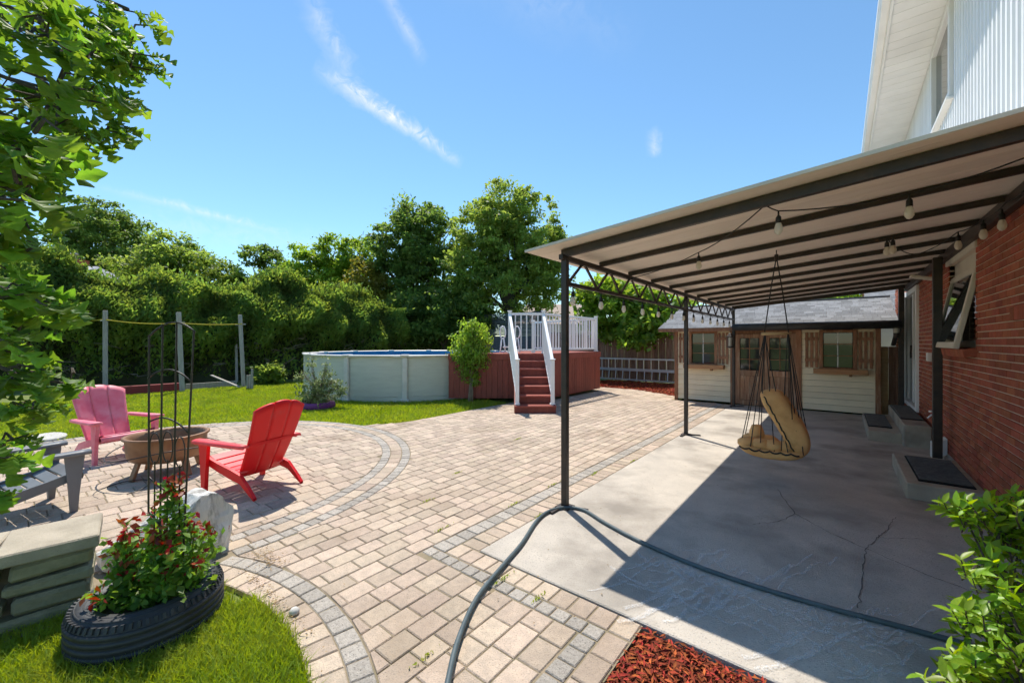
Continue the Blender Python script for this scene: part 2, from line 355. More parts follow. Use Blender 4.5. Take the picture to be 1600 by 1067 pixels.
def lobe_points(lobes, nclump, per, sig, shell=.55):
    vol = np.array([l[3]*l[4]*l[5] for l in lobes])**.67; pr = vol/vol.sum(); out = []; rn = []
    for l, p in zip(lobes, pr):
        k = max(3, int(nclump*p)); d = unit(RNG.normal(size=(k, 3))); rad = shell+(1.05-shell)*RNG.random(k)**.6
        c = np.array(l[:3])+d*rad[:, None]*np.array(l[3:6])
        cr = RNG.random(k); o = RNG.random(k) < .14; c[o] = np.array(l[:3])+d[o]*RNG.uniform(1.05, 1.3, o.sum())[:, None]*np.array(l[3:6])
        q = np.repeat(c, per, 0)+RNG.normal(size=(k*per, 3))*np.repeat(sig*RNG.uniform(.5, 1.1, k), per)[:, None]*np.array([1, 1, .55]); out.append(q)
        rn.append(np.clip(np.repeat(cr, per)*.6+RNG.random(k*per)*.4, 0, 1))
    return np.concatenate(out), np.concatenate(rn)
def tree(name, label, base, lobes, nclump, per, sig, leaf, m, tr=.16, group=None, aspect=.6, shell=.62, stems=1, bark='bark', up=1.1, axis=None):
    t = thing(name, label, 'tree' if 'tree' in name else 'shrub', base, group=group); b = MB(); base = Vector(base)
    top = max(l[2] for l in lobes); low = min(l[2]-l[5] for l in lobes)
    cen = sum((Vector(l[:3]) for l in lobes), Vector())/len(lobes)
    for s in range(stems):
        f = base+Vector((random.uniform(-1, 1), random.uniform(-1, 1), 0))*tr*(0 if stems == 1 else 2.2)
        fork = Vector((cen.x*.5+f.x*.5, cen.y*.5+f.y*.5, max(low+.1*(top-low), base.z+.25*(top-base.z))))
        b.tube([f-Vector((0, 0, .05)), f.lerp(fork, .5)+Vector((random.uniform(-.3, .3)*tr, random.uniform(-.3, .3)*tr, 0)), fork], [tr*1.25, tr*.95, tr*.8], 8)
        for l in lobes:
            e = Vector(l[:3])+Vector((0, 0, l[5]*.5)); b.tube([fork, fork.lerp(e, .5)+Vector((0, 0, .12*(e-fork).length)), e], [tr*.6, tr*.35, tr*.08], 6)
            for k in range(3):
                a = random.uniform(0, 6.28); q = Vector(l[:3])+Vector((math.cos(a)*l[3]*.75, math.sin(a)*l[4]*.75, random.uniform(-.1, .6)*l[5])); st = fork.lerp(e, random.uniform(.3, .7))
                b.tube([st, st.lerp(q, .5)+Vector((0, 0, .08)), q], [tr*.3, tr*.18, tr*.05], 5)
    obj('trunk', b, bark, t, True)
    P, rn = lobe_points(lobes, nclump, per, sig, shell)
    leaf_cloud('crown', P, leaf, m, t, rn, aspect=aspect, up=up, axis=None if axis is None else np.tile(np.array(axis, float), (len(P), 1)))
    return t

# ================================================================== SETTING
def sheet(name, poly, z, m, kind='structure', parent=None):
    b = MB(); b.add([(p[0], p[1], z) for p in poly], [tuple(range(len(poly)))]); o = obj(name, b, m, parent)
    if kind and parent is None: o['kind'] = kind
    return o
sheet('ground', [(-600, -600), (600, -600), (600, 600), (-600, 600)], -.06, 'turf')
CC = Vector((-6.70, 1.02)); RO = 3.21            # round fire pit patio
NC = Vector((-2.55, -1.05)); RN = 2.30           # rounded lawn corner beside the tyre planter
PC = Vector((-11.71, 9.21)); PR = 3.66           # pool
sheet('lawn', [(-26, -12), (-2.0, -12), (-2.0, 9.5), (-5.5, 16), (-26, 24)], -.02, 'turf')
# --- patio: joint sand sheet, pavers laid in rows, speckled grey ribbons
patio = sheet('patio', [(-10, -2.4), (-4, -2.4), (-3.4, .2), (-3.3, .95), (-2.9, 1.02), (-2.2, 1.0), (-1.9, .86), (-1.5, .55), (-.86, .3), (-.86, 2.23), (-2.13, 2.24), (-2.13, 11.58), (-3.6, 11.7), (-3.75, 12.3), (-5.2, 13.15), (-6.1, 13.2), (-6.75, 9), (-6.78, 6.5), (-6.70, 5.3), (-6.85, 4.7), (-7.15, 4.2), (-8.2, 3.85), (-9.3, 2.9), (-9.9, 1.4), (-9.85, .2)], .0085, 'sand')
PV = []       # (polygon, grey)
def clip(poly, n, k):      # keep n.p >= k
    out = []
    for i in range(len(poly)):
        a, b = poly[i], poly[(i+1) % len(poly)]; da, db = n.dot(a)-k, n.dot(b)-k
        if da >= 0: out.append(a)
        if da*db < 0: out.append(a+(b-a)*(da/(da-db)))
    return out
def area(p): return .5*abs(sum(p[i].x*p[(i+1) % len(p)].y-p[(i+1) % len(p)].x*p[i].y for i in range(len(p))))
def circ(poly, c, r, outside=True):
    m = sum(poly, Vector((0, 0)))/len(poly); n = (m-c).normalized()
    return clip(poly, n, n.dot(c)+r) if outside else clip(poly, -n, -(n.dot(c)+r))
def rows(x0, x1, w, y0, y1, g=.008):
    x = x0
    while x < x1-.02:
        y = y0+random.uniform(-.2, 0); xx = min(x+w, x1)
        while y < y1:
            l = random.choice((.16, .195, .195, .23)); yy = min(y+l, y1)
            if yy-y > .05 and yy > y0:
                yield [Vector((x+g/2, max(y, y0)+g/2)), Vector((xx-g/2, max(y, y0)+g/2)), Vector((xx-g/2, yy-g/2)), Vector((x+g/2, yy-g/2))]
            y = yy
        x = xx
DK = [view(-1.72, 11.0).xy, view(-.1, 10.95).xy, view(.98, 10.95).xy, view(2.9, 13.4).xy, view(.8, 16.0).xy, view(.3, 15.5).xy]
dk_in = lambda p: all(((DK[(i+1) % 6]-DK[i]).x*(p-DK[i]).y-(DK[(i+1) % 6]-DK[i]).y*(p-DK[i]).x) > 0 for i in range(4))
def lawn_x(y):       # left border of the paving beyond the round patio
    return np.interp(y, [3.9, 4.25, 4.8, 5.4, 6.2, 7.6, 9.0, 14], [-7.4, -7.12, -6.83, -6.72, -6.75, -6.78, -6.75, -6.7])
for p in rows(-7.4-.06, -2.475, .1468, 1.0, 13.2):
    p = circ(p, CC, RO+.004)
    if len(p) < 3: continue
    p = circ(p, NC, RN+.004)
    if len(p) < 3 or area(p) < .003: continue
    m = sum(p, Vector((0, 0)))/len(p)
    if m.y > 3.8 and m.x < lawn_x(m.y)+.05: continue
    if m.y < 3.8 and m.x < -6.8: continue
    if dk_in(m) or (m.y > 11.55 and m.x > -3.62): continue
    if m.y > 12.3 and m.y > 13.15-(m.x+5.2)*.58: continue
    PV.append((p, 0))
for p in rows(-2.475, -1.12, .1505, .35, 1.955):
    p = circ(p, NC, RN+.004)
    if len(p) >= 3 and area(p) > .003: PV.append((p, 0))
for p in rows(CC.x-2.82, CC.x+2.82, .205, CC.y-2.9, CC.y+2.9):
    p = circ(p, CC, 2.815, False)
    if len(p) >= 3 and area(p) > .006: PV.append((p, 0))
def arc(c, r0, r1, pitch, a0, a1, grey, g=.008):
    n = max(1, int(abs(a1-a0)*(r0+r1)/2/pitch)); da = (a1-a0)/n
    for i in range(n):
        s, e = a0+da*i+g/2/r1, a0+da*(i+1)-g/2/r1
        PV.append(([c+Vector((math.cos(t), math.sin(t)))*r for r, t in ((r0, s), (r1, s), (r1, e), (r0, e))], grey))
ok = lambda m: not (m.x > -3.95 and m.y < 1.02)
n0 = len(PV)
arc(CC, 2.822, 2.932, .115, R(-35), R(325), 1); arc(CC, 2.940, 3.088, .20, R(-35), R(325), 0); arc(CC, 3.096, 3.205, .115, R(-35), R(325), 1)
PV = PV[:n0]+[q for q in PV[n0:] if ok(sum(q[0], Vector((0, 0)))/4)]
n0 = len(PV)
arc(NC, 2.185, 2.295, .125, R(30), R(128), 1); arc(NC, 2.02, 2.178, .125, R(30), R(118), 0)
PV = PV[:n0]+[q for q in PV[n0:] if (sum(q[0], Vector((0, 0)))/4-CC).length > RO+.02]
def line(x0, y0, x1, y1, along, pitch, grey, g=.009):
    a, b = (x0, x1) if along == 'x' else (y0, y1); n = int((b-a)/pitch); st = (b-a)/n
    for i in range(n):
        s, e = a+st*i+g/2, a+st*(i+1)-g/2
        q = [(s, y0+g/2), (e, y0+g/2), (e, y1-g/2), (s, y1-g/2)] if along == 'x' else [(x0+g/2, s), (x1-g/2, s), (x1-g/2, e), (x0+g/2, e)]
        PV.append(([Vector(t) for t in q], grey))
line(-2.472, 2.062, -2.325, 11.5, 'y', .12, 1); line(-2.322, 2.236, -2.135, 11.5, 'y', .125, 0)
line(-2.472, 1.958, -1.0, 2.060, 'x', .105, 1); line(-2.322, 2.066, -.865, 2.232, 'x', .125, 0)
line(-1.115, .5, -1.003, 1.955, 'y', .105, 1); line(-1.0, .5, -.865, 2.06, 'y', .19, 0)
def score(poly):
    m = sum(poly, Vector((0, 0)))/len(poly); d = depth((m.x, m.y))
    if d < .8: return 0
    u, v = pix((m.x, m.y, 0))
    return area(poly)/d**3 if (-20 < u < 1620 and v < 1085) else 0
PV.sort(key=lambda q: -score(q[0]))
rest = {0: MB(), 1: MB()}
for i, (p, gry) in enumerate(PV):
    nb = MB() if i < 300 else rest[gry]
    if sum(p[k].x*p[(k+1) % len(p)].y-p[(k+1) % len(p)].x*p[k].y for k in range(len(p))) < 0: p = p[::-1]
    nb.prism(p, -.03, .0165, .0055, wob=.0022)
    if i < 300: obj('paver', nb, 'gpaver' if gry else 'paver', patio)
for gry, nm in ((0, 'buff_pavers'), (1, 'grey_ribbon_pavers')): tag(obj(nm, rest[gry], 'gpaver' if gry else 'paver', patio), kind='stuff')

# --- concrete slab under the patio cover
slab = one('concrete_slab', 'concrete', None, lambda b: b.prism([Vector(q) for q in ((-2.125, 2.24), (1.12, 2.24), (1.12, 14.5), (.66, 14.5), (.66, 11.75), (-2.125, 11.60))], -.1, .022, .006)); slab['kind'] = 'structure'
def ribbon(b, pts, w, z, jit=.0):
    pts = [Vector((p[0], p[1], 0)) for p in pts]; vs = []
    for i, p in enumerate(pts):
        t = (pts[min(i+1, len(pts)-1)]-pts[max(0, i-1)]).normalized(); n = Vector((-t.y, t.x, 0)); ww = w*(1+random.uniform(-jit, jit))/2
        vs += [p+n*ww+Vector((0, 0, z)), p-n*ww+Vector((0, 0, z))]
    b.add(vs, [(2*i, 2*i+1, 2*i+3, 2*i+2) for i in range(len(pts)-1)])
def rough_line(pix_pts, jit=.012, n=10):
    P = [gnd(u, v, .022) for u, v in pix_pts]; out = []
    for a, b in zip(P[:-1], P[1:]):
        for k in range(n): out.append(a.lerp(b, k/n)+Vector((random.gauss(0, jit), random.gauss(0, jit), 0)))
    return out+[P[-1]]
for pts, w in (([(1215, 765), (1243, 803), (1300, 834), (1355, 858), (1440, 895), (1520, 925)], .007), ([(1243, 803), (1215, 815), (1175, 820)], .006), ([(1375, 836), (1352, 860), (1348, 900), (1340, 950)], .007),
               ([(1400, 808), (1385, 828), (1372, 840), (1440, 842)], .006), ([(1090, 690), (1144, 702)], .014), ([(1305, 715), (1400, 735)], .006)):
    one('crack', 'crack', slab, lambda b: ribbon(b, rough_line(pts, .005), w*.8, .0255, .6))
def chalk_mat():
    m = mat('chalk', (.70, .71, .72), rough=1); nt = m.node_tree; N = nt.nodes; lk = nt.links
    T = N.new('ShaderNodeBsdfTransparent'); X = N.new('ShaderNodeMixShader'); n = N.new('ShaderNodeTexNoise'); n.inputs['Scale'].default_value = 150; n.inputs['Detail'].default_value = 6
    tc = N.new('ShaderNodeTexCoord'); lk.new(tc.outputs['Object'], n.inputs['Vector']); r = N.new('ShaderNodeMapRange'); r.inputs['From Min'].default_value = .40; r.inputs['From Max'].default_value = .72; r.inputs['To Max'].default_value = .72
    lk.new(n.outputs['Fac'], r.inputs['Value']); lk.new(r.outputs[0], X.inputs[0]); lk.new(T.outputs[0], X.inputs[1]); lk.new(N['Principled BSDF'].outputs[0], X.inputs[2]); lk.new(X.outputs[0], N['Material Output'].inputs[0]); return m
M['chalk'] = chalk_mat()
rs = random.Random(3); zc = .0262
for k in range(42):
    u0, v0 = rs.uniform(985, 1420), 0; v0 = 865+(u0-985)*.30+rs.uniform(-25, 75); a = rs.choice((.45, .5, -.35, -.5, .2)); ln = rs.uniform(60, 170); pts = []
    for i in range(14):
        t = i/13; pts.append((u0+ln*(t-.5), v0+ln*(t-.5)*a+math.sin(t*rs.uniform(3, 9))*7))
    pts = [(u, max(860, min(1060, v))) for u, v in pts]
    zc += .00012; one('chalk_line', 'chalk', slab, lambda b: ribbon(b, [gnd(u, v, .022) for u, v in pts], rs.uniform(.012, .03), zc, .3))
# --- mulch
def mulch_bed(name, poly, z, n, size, label):
    b = MB(); b.add([(p[0], p[1], z-.02) for p in poly], [tuple(range(len(poly)))]); o = obj(name, b, 'mulchbed'); o['kind'] = 'structure'
    lo = np.array([min(p[0] for p in poly), min(p[1] for p in poly)]); hi = np.array([max(p[0] for p in poly), max(p[1] for p in poly)])
    q = lo+(hi-lo)*RNG.random((n, 2)); k = np.zeros(n, bool); x, y = q[:, 0], q[:, 1]
    for i in range(len(poly)):
        (x0, y0), (x1, y1) = poly[i], poly[(i+1) % len(poly)]
        c = ((y0 > y) != (y1 > y)) & (x < (x1-x0)*(y-y0)/((y1-y0) if y1 != y0 else 1e-9)+x0); k ^= c
    q = q[k]; ax = unit(np.concatenate([RNG.normal(size=(len(q), 2)), RNG.normal(size=(len(q), 1))*.28], 1))
    tag(leaf_cloud('mulch_chips', np.column_stack([q, z+RNG.normal(size=len(q))*.008]), size, 'mulch', o, aspect=.28, axis=ax, jit=.05, up=1.2, fold=.2), kind='stuff')
mulch_bed('mulch_bed_near', [(-.855, .3), (-.855, 2.22), (1.1, 2.225), (1.1, .3)], .012, 15000, .045, '')
mulch_bed('mulch_bed_far', [(-7.9, 13.0), (-6.15, 13.15), (-5.2, 13.15), (-3.75, 12.3), (-3.6, 11.9), (-3.6, 16.0), (-7.6, 16.0)], .02, 9000, .09, '')

# --- grass
def in_lawn(q):
    x, y = q[:, 0], q[:, 1]; d1 = np.hypot(x-CC.x, y-CC.y); d2 = np.hypot(x-PC.x, y-PC.y)
    far = (d1 > RO+.005) & (d2 > PR+.05) & (x < np.where(y > 3.9, np.interp(y, [3.9, 4.25, 4.8, 5.4, 6.2, 7.6, 9.0, 14], [-7.4, -7.12, -6.83, -6.72, -6.75, -6.78, -6.75, -6.7]), -6.5)) & ((y < 8.2) | (x < -9))
    return far
def grass(name, label, q, h, w):
    n = len(q); z = np.full(n, -.02); a = RNG.random(n)*2*np.pi; hh = h*RNG.uniform(.55, 1.25, n); ln = RNG.normal(size=(n, 2))*.45*hh[:, None]
    side = np.column_stack([np.cos(a), np.sin(a), np.zeros(n)])*(w*RNG.uniform(.6, 1.2, n))[:, None]*.5
    b = np.column_stack([q, z]); m = b+np.column_stack([ln*.35, hh*.6]); t = b+np.column_stack([ln, hh])
    V = np.stack([b-side, b+side, m+side*.75, m-side*.75, t], 1).reshape(-1, 3); i = np.arange(n)*5
    Fc = np.concatenate([np.stack([i, i+1, i+2], 1), np.stack([i, i+2, i+3], 1), np.stack([i+3, i+2, i+4], 1)])
    pn = np.array([noise.noise(Vector((x*1.6, y*1.6, 0))) for x, y in q])*.45+.5; r = np.clip(pn*.6+RNG.random(n)*.4, 0, 1)
    o = mesh_np(name, V, Fc, np.concatenate([r]*3), 'grass'); return tag(o, label, 'grass', kind='stuff')
q = np.column_stack([RNG.uniform(-17, -6.4, 230000), RNG.uniform(-2.5, 9, 230000)]); q = q[in_lawn(q)]
d = -q[:, 0]*SA+q[:, 1]*CA; u = 800+F*(q[:, 0]*CA+q[:, 1]*SA)/d; q = q[(u > -60) & (RNG.random(len(q)) < np.clip(11/d, .3, 1))]
grass('lawn_grass', 'mown lawn grass between the round patio, the pool and the hedge', q, .075, .016)
q = np.column_stack([RNG.uniform(-4.2, -1.6, 90000), RNG.uniform(-1.0, 1.0, 90000)])
dn = np.hypot(q[:, 0]-NC.x, q[:, 1]-NC.y); q = q[(dn < 2.03) & (q[:, 0] > -3.52) & ~((q[:, 0] < -2.85) & (q[:, 1] > .86)) & (np.hypot(q[:, 0]+3.06, q[:, 1]-.50) > .30)]
grass('corner_grass', 'longer grass at the lower left corner round the tyre planter', q, .075, .0065)

# ================================================================== HOUSE
HX = 1.08
house = thing('house', 'two storey red brick house with white upper siding at right', 'house', (HX+3.0, 8, 0))
WIN = (6.22, 7.55, 1.55, 2.58); DOOR = (10.05, 11.78, .36, 2.62)
def hole(y0, y1, z0, z1): return any(y1 > a-.002 and y0 < b+.002 and z1 > c-.002 and z0 < e+.002 for a, b, c, e in (WIN, DOOR))
bw = MB()
def slabYZ(b, x0, x1, y0, y1, z0, z1): b.box(((x0+x1)/2, (y0+y1)/2, (z0+z1)/2), (x1-x0, y1-y0, z1-z0))
ys = [2.4, WIN[0], WIN[1], DOOR[0], DOOR[1], 14.0]
slabYZ(bw, HX+.012, HX+.25, 2.4, WIN[0], .16, 2.95); slabYZ(bw, HX+.012, HX+.25, WIN[0], WIN[1], .16, WIN[2]); slabYZ(bw, HX+.012, HX+.25, WIN[0], WIN[1], WIN[3], 2.95)
slabYZ(bw, HX+.012, HX+.25, WIN[1], DOOR[0], .16, 2.95); slabYZ(bw, HX+.012, HX+.25, DOOR[0], DOOR[1], .16, DOOR[2]); slabYZ(bw, HX+.012, HX+.25, DOOR[0], DOOR[1], DOOR[3], 2.95); slabYZ(bw, HX+.012, HX+.25, DOOR[1], 14.0, .16, 2.95)
wall = obj('brick_wall', bw, 'mortar', house)
BL = []
for c in range(41):
    z0 = .17+c*.067; y = 2.45+(.104 if c % 2 else 0)
    while y < 13.9:
        l = .200
        segs = [(y, y+l)]
        for a, b_, e, f_ in (WIN, DOOR):
            if z0+.057 > e-.03 and z0 < f_+.02:
                ns = []
                for s, t in segs:
                    if t <= a or s >= b_: ns.append((s, t))
                    else:
                        if s < a-.03: ns.append((s, a))
                        if t > b_+.03: ns.append((b_, t))
                segs = ns
        for s, t in segs: BL.append((s, t, z0))
        y += .206
BL.sort(key=lambda q: (0 if pix((HX, (q[0]+q[1])/2, q[2]))[0] < 1615 else 1, depth((HX, q[0], 0))))
rb = MB()
for i, (s, t, z0) in enumerate(BL):
    b = MB() if i < 300 else rb; x = random.uniform(-.002, .002)
    b.box((HX+.04+x, (s+t)/2, z0+.028), (.08, t-s, .056), bev=.003)
    if i < 300: obj('brick', b, 'brick', wall)
tag(obj('bricks', rb, 'brick', wall), kind='stuff')
for i in range(11): one('sill_brick', 'brick', wall, lambda b: b.box((HX-.012, WIN[0]-.06+.065+i*.128, WIN[2]-.052), (.17, .122, .085), Matrix.Rotation(R(-9), 3, 'Y'), .004))
for i in range(4): one('soldier_brick', 'brick', wall, lambda b: b.box((HX-.004, 4.70+i*.105, 1.83), (.03, .098, .11), None, .004))
one('foundation', 'parge', house, lambda b: slabYZ(b, HX-.005, HX+.25, 2.4, 14, -.1, .162))
# interior behind the openings
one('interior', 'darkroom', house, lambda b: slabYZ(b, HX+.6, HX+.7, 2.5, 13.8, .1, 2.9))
# upper storey: ribbed siding, soffit, fascia, gutter, roof
for k in range(94):
    y = 2.4+k*.125
    def rib(b):
        prof = [(0, 0), (.055, 0), (.068, -.022), (.112, -.022), (.125, 0)]
        segs = [(2.95, 5.72)] if not (6.95 < y+.06 < 8.3) else [(2.95, 4.50)]
        for z0, z1 in segs:
            vs = [(HX-.03+dx, y+dy, z) for z in (z0, z1) for dy, dx in prof]; b.add(vs, [(i, i+5, i+6, i+1) for i in range(4)], random.random())
    if -50 < pix((HX, y, 5))[0] < 1900: one('siding_panel', 'siding', house, rib)
one('siding_backing', 'siding', house, lambda b: (slabYZ(b, HX-.001, HX+.2, 2.4, 7.0, 2.96, 5.7), slabYZ(b, HX-.001, HX+.2, 8.25, 14.1, 2.96, 5.7), slabYZ(b, HX-.001, HX+.2, 7.0, 8.25, 2.96, 4.5)))
uw = one('window', 'white', house, lambda b: (b.box((HX-.03, 7.02, 5.1), (.10, .07, 1.18), bev=.006), b.box((HX-.03, 8.23, 5.1), (.10, .07, 1.18), bev=.006), b.box((HX-.03, 7.625, 4.55), (.10, 1.14, .09), bev=.006), b.box((HX-.03, 7.625, 5.65), (.10, 1.14, .08), bev=.006)))
one('pane', 'glass', uw, lambda b: b.box((HX-.02, 7.625, 5.1), (.012, 1.14, 1.02)))
one('window_sill', 'white', uw, lambda b: b.box((HX-.06, 7.625, 4.48), (.10, 1.36, .035), bev=.006))
for k in range(56):
    y = 2.4+k*.21
    if pix((HX-.3, y, 5.7))[1] > -300: one('soffit_board', 'white', house, lambda b: b.box((HX-.285, y+.105, 5.745), (.57, .204, .016), bev=.004))
one('soffit_backing', 'white', house, lambda b: slabYZ(b, HX-.56, HX+.2, 2.4, 14.1, 5.756, 5.77))
one('fascia', 'white', house, lambda b: b.box((HX-.585, 8.25, 5.80), (.03, 11.7, .20), bev=.005))
one('gutter', 'white', house, lambda b: b.grid([[Vector((HX-.60-.11*x, yy, 5.86-zz)) for x, zz in ((0, .1), (.75, .12), (1, .06), (1.0, .0), (.9, .0))] for yy in (2.4, 14.1)]))
one('roof', 'roofgrey', house, lambda b: b.add([(HX-.70, 2.2, 5.90), (HX-.70, 14.3, 5.90), (HX+3.6, 14.3, 7.6), (HX+3.6, 2.2, 7.6), (HX+7.8, 2.2, 5.9), (HX+7.8, 14.3, 5.9)], [(0, 1, 2, 3), (3, 2, 5, 4)]))
one('gable_end', 'siding', house, lambda b: (b.box((HX+3.6, 14.05, 3.0), (6.6, .1, 5.9)), b.box((HX+3.6, 2.3, 3.0), (6.6, .1, 5.9))))
# lower window with its sash swung out, cream blind box above
lw = one('window', 'cream', house, lambda b: (b.box((HX+.10, WIN[0]+.03, 2.065), (.09, .06, 1.03), bev=.006), b.box((HX+.10, WIN[1]-.03, 2.065), (.09, .06, 1.03), bev=.006), b.box((HX+.10, 6.885, WIN[3]-.12), (.09, 1.21, .24), bev=.006), b.box((HX+.10, 6.885, WIN[2]+.035), (.12, 1.21, .07), bev=.006)))
one('pane', 'glass', lw, lambda b: b.box((HX+.12, 6.885, 2.0), (.01, 1.2, .8)))
def sash():
    hz, ln, y0, y1, ang = 2.40, .88, WIN[0]+.07, WIN[1]-.07, R(10.5)
    rot = Matrix.Rotation(ang, 3, 'Y'); top = Vector((HX+.035, 0, hz))
    P = lambda y, s: top+rot @ Vector((0, 0, -s))+Vector((0, y, 0))
    f = MB()
    for s in (.035, ln-.035): f.box(P((y0+y1)/2, s), (.045, y1-y0, .07), rot, .006)
    for y in (y0+.035, y1-.035): f.box(P(y, ln/2), (.045, .07, ln-.14), rot, .006)
    sp = obj('window_sash', f, 'cream', house); one('sash_pane', 'glass', sp, lambda b: b.box(P((y0+y1)/2, ln/2), (.012, y1-y0-.13, ln-.13), rot))
sash()
one('lintel_panel', 'cream', house, lambda b: b.box((HX-.006, 6.885, 2.70), (.03, 1.45, .26), bev=.008))
# patio door
dr = one('door', 'white', house, lambda b: (b.box((HX+.02, DOOR[0]+.045, 1.49), (.12, .09, 2.26), bev=.006), b.box((HX+.02, DOOR[1]-.045, 1.49), (.12, .09, 2.26), bev=.006), b.box((HX+.02, 10.915, DOOR[3]-.05), (.12, 1.55, .10), bev=.006), b.box((HX+.02, 10.915, DOOR[2]+.04), (.14, 1.55, .08), bev=.006), b.box((HX+.035, 10.915, 1.49), (.06, .10, 2.08), bev=.006), b.box((HX-.07, DOOR[1]-.06, 1.49), (.10, .14, 2.30), bev=.006)))
for yy, w in ((10.50, .74), (11.33, .74)): one('pane', 'glass', dr, lambda b: b.box((HX+.045, yy, 1.49), (.012, w, 2.06)))
one('handle', 'black', dr, lambda b: b.bar((HX-.03, 10.80, 1.30), (HX-.03, 10.80, 1.55), .03, .03, .006))
one('door_sill', 'brick', house, lambda b: b.box((HX-.03, 10.9, .30), (.16, 1.9, .10), bev=.006))
one('outlet_box', 'white', house, lambda b: b.box((HX-.03, 8.75, 1.38), (.06, .09, .13), bev=.01))
tp = one('garden_tap', 'alu', house, lambda b: (b.tube([(HX, 8.15, .58), (HX-.08, 8.15, .58), (HX-.12, 8.15, .53)], .012, 8), b.box((HX-.01, 8.15, .58), (.03, .09, .16), bev=.008)))
one('tap_wheel', 'alu', tp, lambda b: b.lathe([(0, .01), (.03, .01), (.03, -.01), (0, -.01)], (HX-.08, 8.15, .63), 10))
dv = one('dryer_vent', 'white', house, lambda b: b.add([(HX-.01, y, z) if x == 0 else (HX-.14, y, z-.08) for x in (0, 1) for y, z in ((7.55, .16), (7.75, .16), (7.75, .36), (7.55, .36))], [(0, 1, 2, 3), (4, 5, 6, 7), (0, 1, 5, 4), (1, 2, 6, 5), (2, 3, 7, 6), (3, 0, 4, 7)], None, True))

# ------------------------------------------------------------------ concrete steps and their mats
def mat_on(label, c, sx, sy, along):
    t = thing('door_mat', label, 'mat', c, group='ribbed black rubber mats'); one('mat_base', 'rubber', t, lambda b: b.box((c[0], c[1], c[2]+.006), (sx, sy, .012), bev=.003))
    n = int((sy if along == 'x' else sx)/.058)
    for i in range(n):
        o = -.5+(i+.5)/n
        one('rib', 'rubberrib', t, lambda b: b.box((c[0]+(0 if along == 'x' else o*sx*.95), c[1]+(o*sy*.95 if along == 'x' else 0), c[2]+.021), ((sx*.94, .016, .02) if along == 'x' else (.016, sy*.94, .02)), bev=.003))
one_step = one('concrete_step', 'step', None, lambda b: b.box((.80, 6.42, .10), (.56, 1.42, .17), bev=.012)); tag(one_step, 'low single concrete step block beside the black post', 'step')
mat_on('ribbed black mat on the single step nearest the green shrub', (.82, 6.40, .186), .40, 1.15, 'x')
st = thing('concrete_stairs', 'two level concrete stairs leading up to the white patio door', 'stairs', (.75, 9.6, 0))
one('lower_step', 'step', st, lambda b: b.box((.56, 9.75, .10), (.42, 2.1, .17), bev=.012)); one('upper_step', 'step', st, lambda b: b.box((.90, 9.75, .185), (.30, 2.5, .35), bev=.012))
mat_on('ribbed black mat on the lower stair below the patio door', (.52, 9.85, .186), .30, 1.5, 'x')
mat_on('ribbed black mat on the upper stair at the patio door', (.90, 9.95, .361), .28, 1.8, 'x')

# ================================================================== PATIO COVER
zs = lambda x: 2.470+.086*(x+2.33)
pcv = thing('patio_cover', 'black steel patio cover with pale board roof fixed to the house', 'patio cover', (-.5, 7.3, 0))
LX = -2.05; PY = (3.34, 7.27, 11.25)
for y in PY:
    p = one('post', 'black', pcv, lambda b: b.box((LX, y, 1.207), (.058, .058, 2.37), bev=.004))
    one('base_plate', 'black', p, lambda b: (b.box((LX, y, .030), (.14, .14, .014), bev=.003), b.bar((LX-.02, y-.22, .032), (LX-.02, y+.02, .032), .035, .02), b.bar((LX-.02, y-.02, .033), (LX+.22, y+.05, .033), .035, .018)))
for y in (7.36, 11.25): one('post', 'black', pcv, lambda b: b.box((.955, y, 1.345), (.085, .085, 2.65), bev=.004))
one('top_chord', 'black', pcv, lambda b: b.box((LX, 7.31, zs(LX)-.085), (.045, 8.1, .05), bev=.004))
one('bottom_chord', 'black', pcv, lambda b: b.box((LX, 7.31, 2.165), (.042, 7.9, .036), bev=.004))
y = 3.40
while y < 11.1:
    for a, b_ in ((y, y+.27), (y+.60, y+.33)): one('truss_web', 'black', pcv, lambda b: b.bar((LX, a, 2.18), (LX, b_, zs(LX)-.10), .02, .02, up=Vector((1, 0, 0))))
    y += .6
for k in range(11):
    yy = 3.34+.79*k; hgt = .075 if k in (0, 10) else .048
    one('rafter', 'black', pcv, lambda b: b.bar((LX-.03, yy, zs(LX-.03)-hgt/2-.004), (1.02, yy, zs(1.02)-hgt/2-.004), .045, hgt, .003))
one('ledger', 'black', pcv, lambda b: b.box((1.035, 7.3, zs(1.03)-.075), (.06, 8.2, .11), bev=.004))
for k in range(41):
    y0 = 3.14+k*.203
    one('roof_board', 'roofboard', pcv, lambda b: b.bar((-2.36, y0+.1, zs(-2.36)+.009), (1.075, y0+.1, zs(1.075)+.009), .2012, .016, .002))
one('roof_cap', 'rooftop', pcv, lambda b: (b.bar((-2.37, 7.3, zs(-2.37)+.022), (1.07, 7.3, zs(1.07)+.022), 8.34, .006)))
one('edge_trim', 'rooftop', pcv, lambda b: b.bar((-2.37, 3.125, zs(-2.37)+.012), (1.07, 3.125, zs(1.07)+.012), .010, .024))
fl = one('flood_light', 'cream', pcv, lambda b: b.box(at(1440, 434, 5.6), (.24, .16, .035), Matrix.Rotation(R(15), 3, 'Y'), .008))

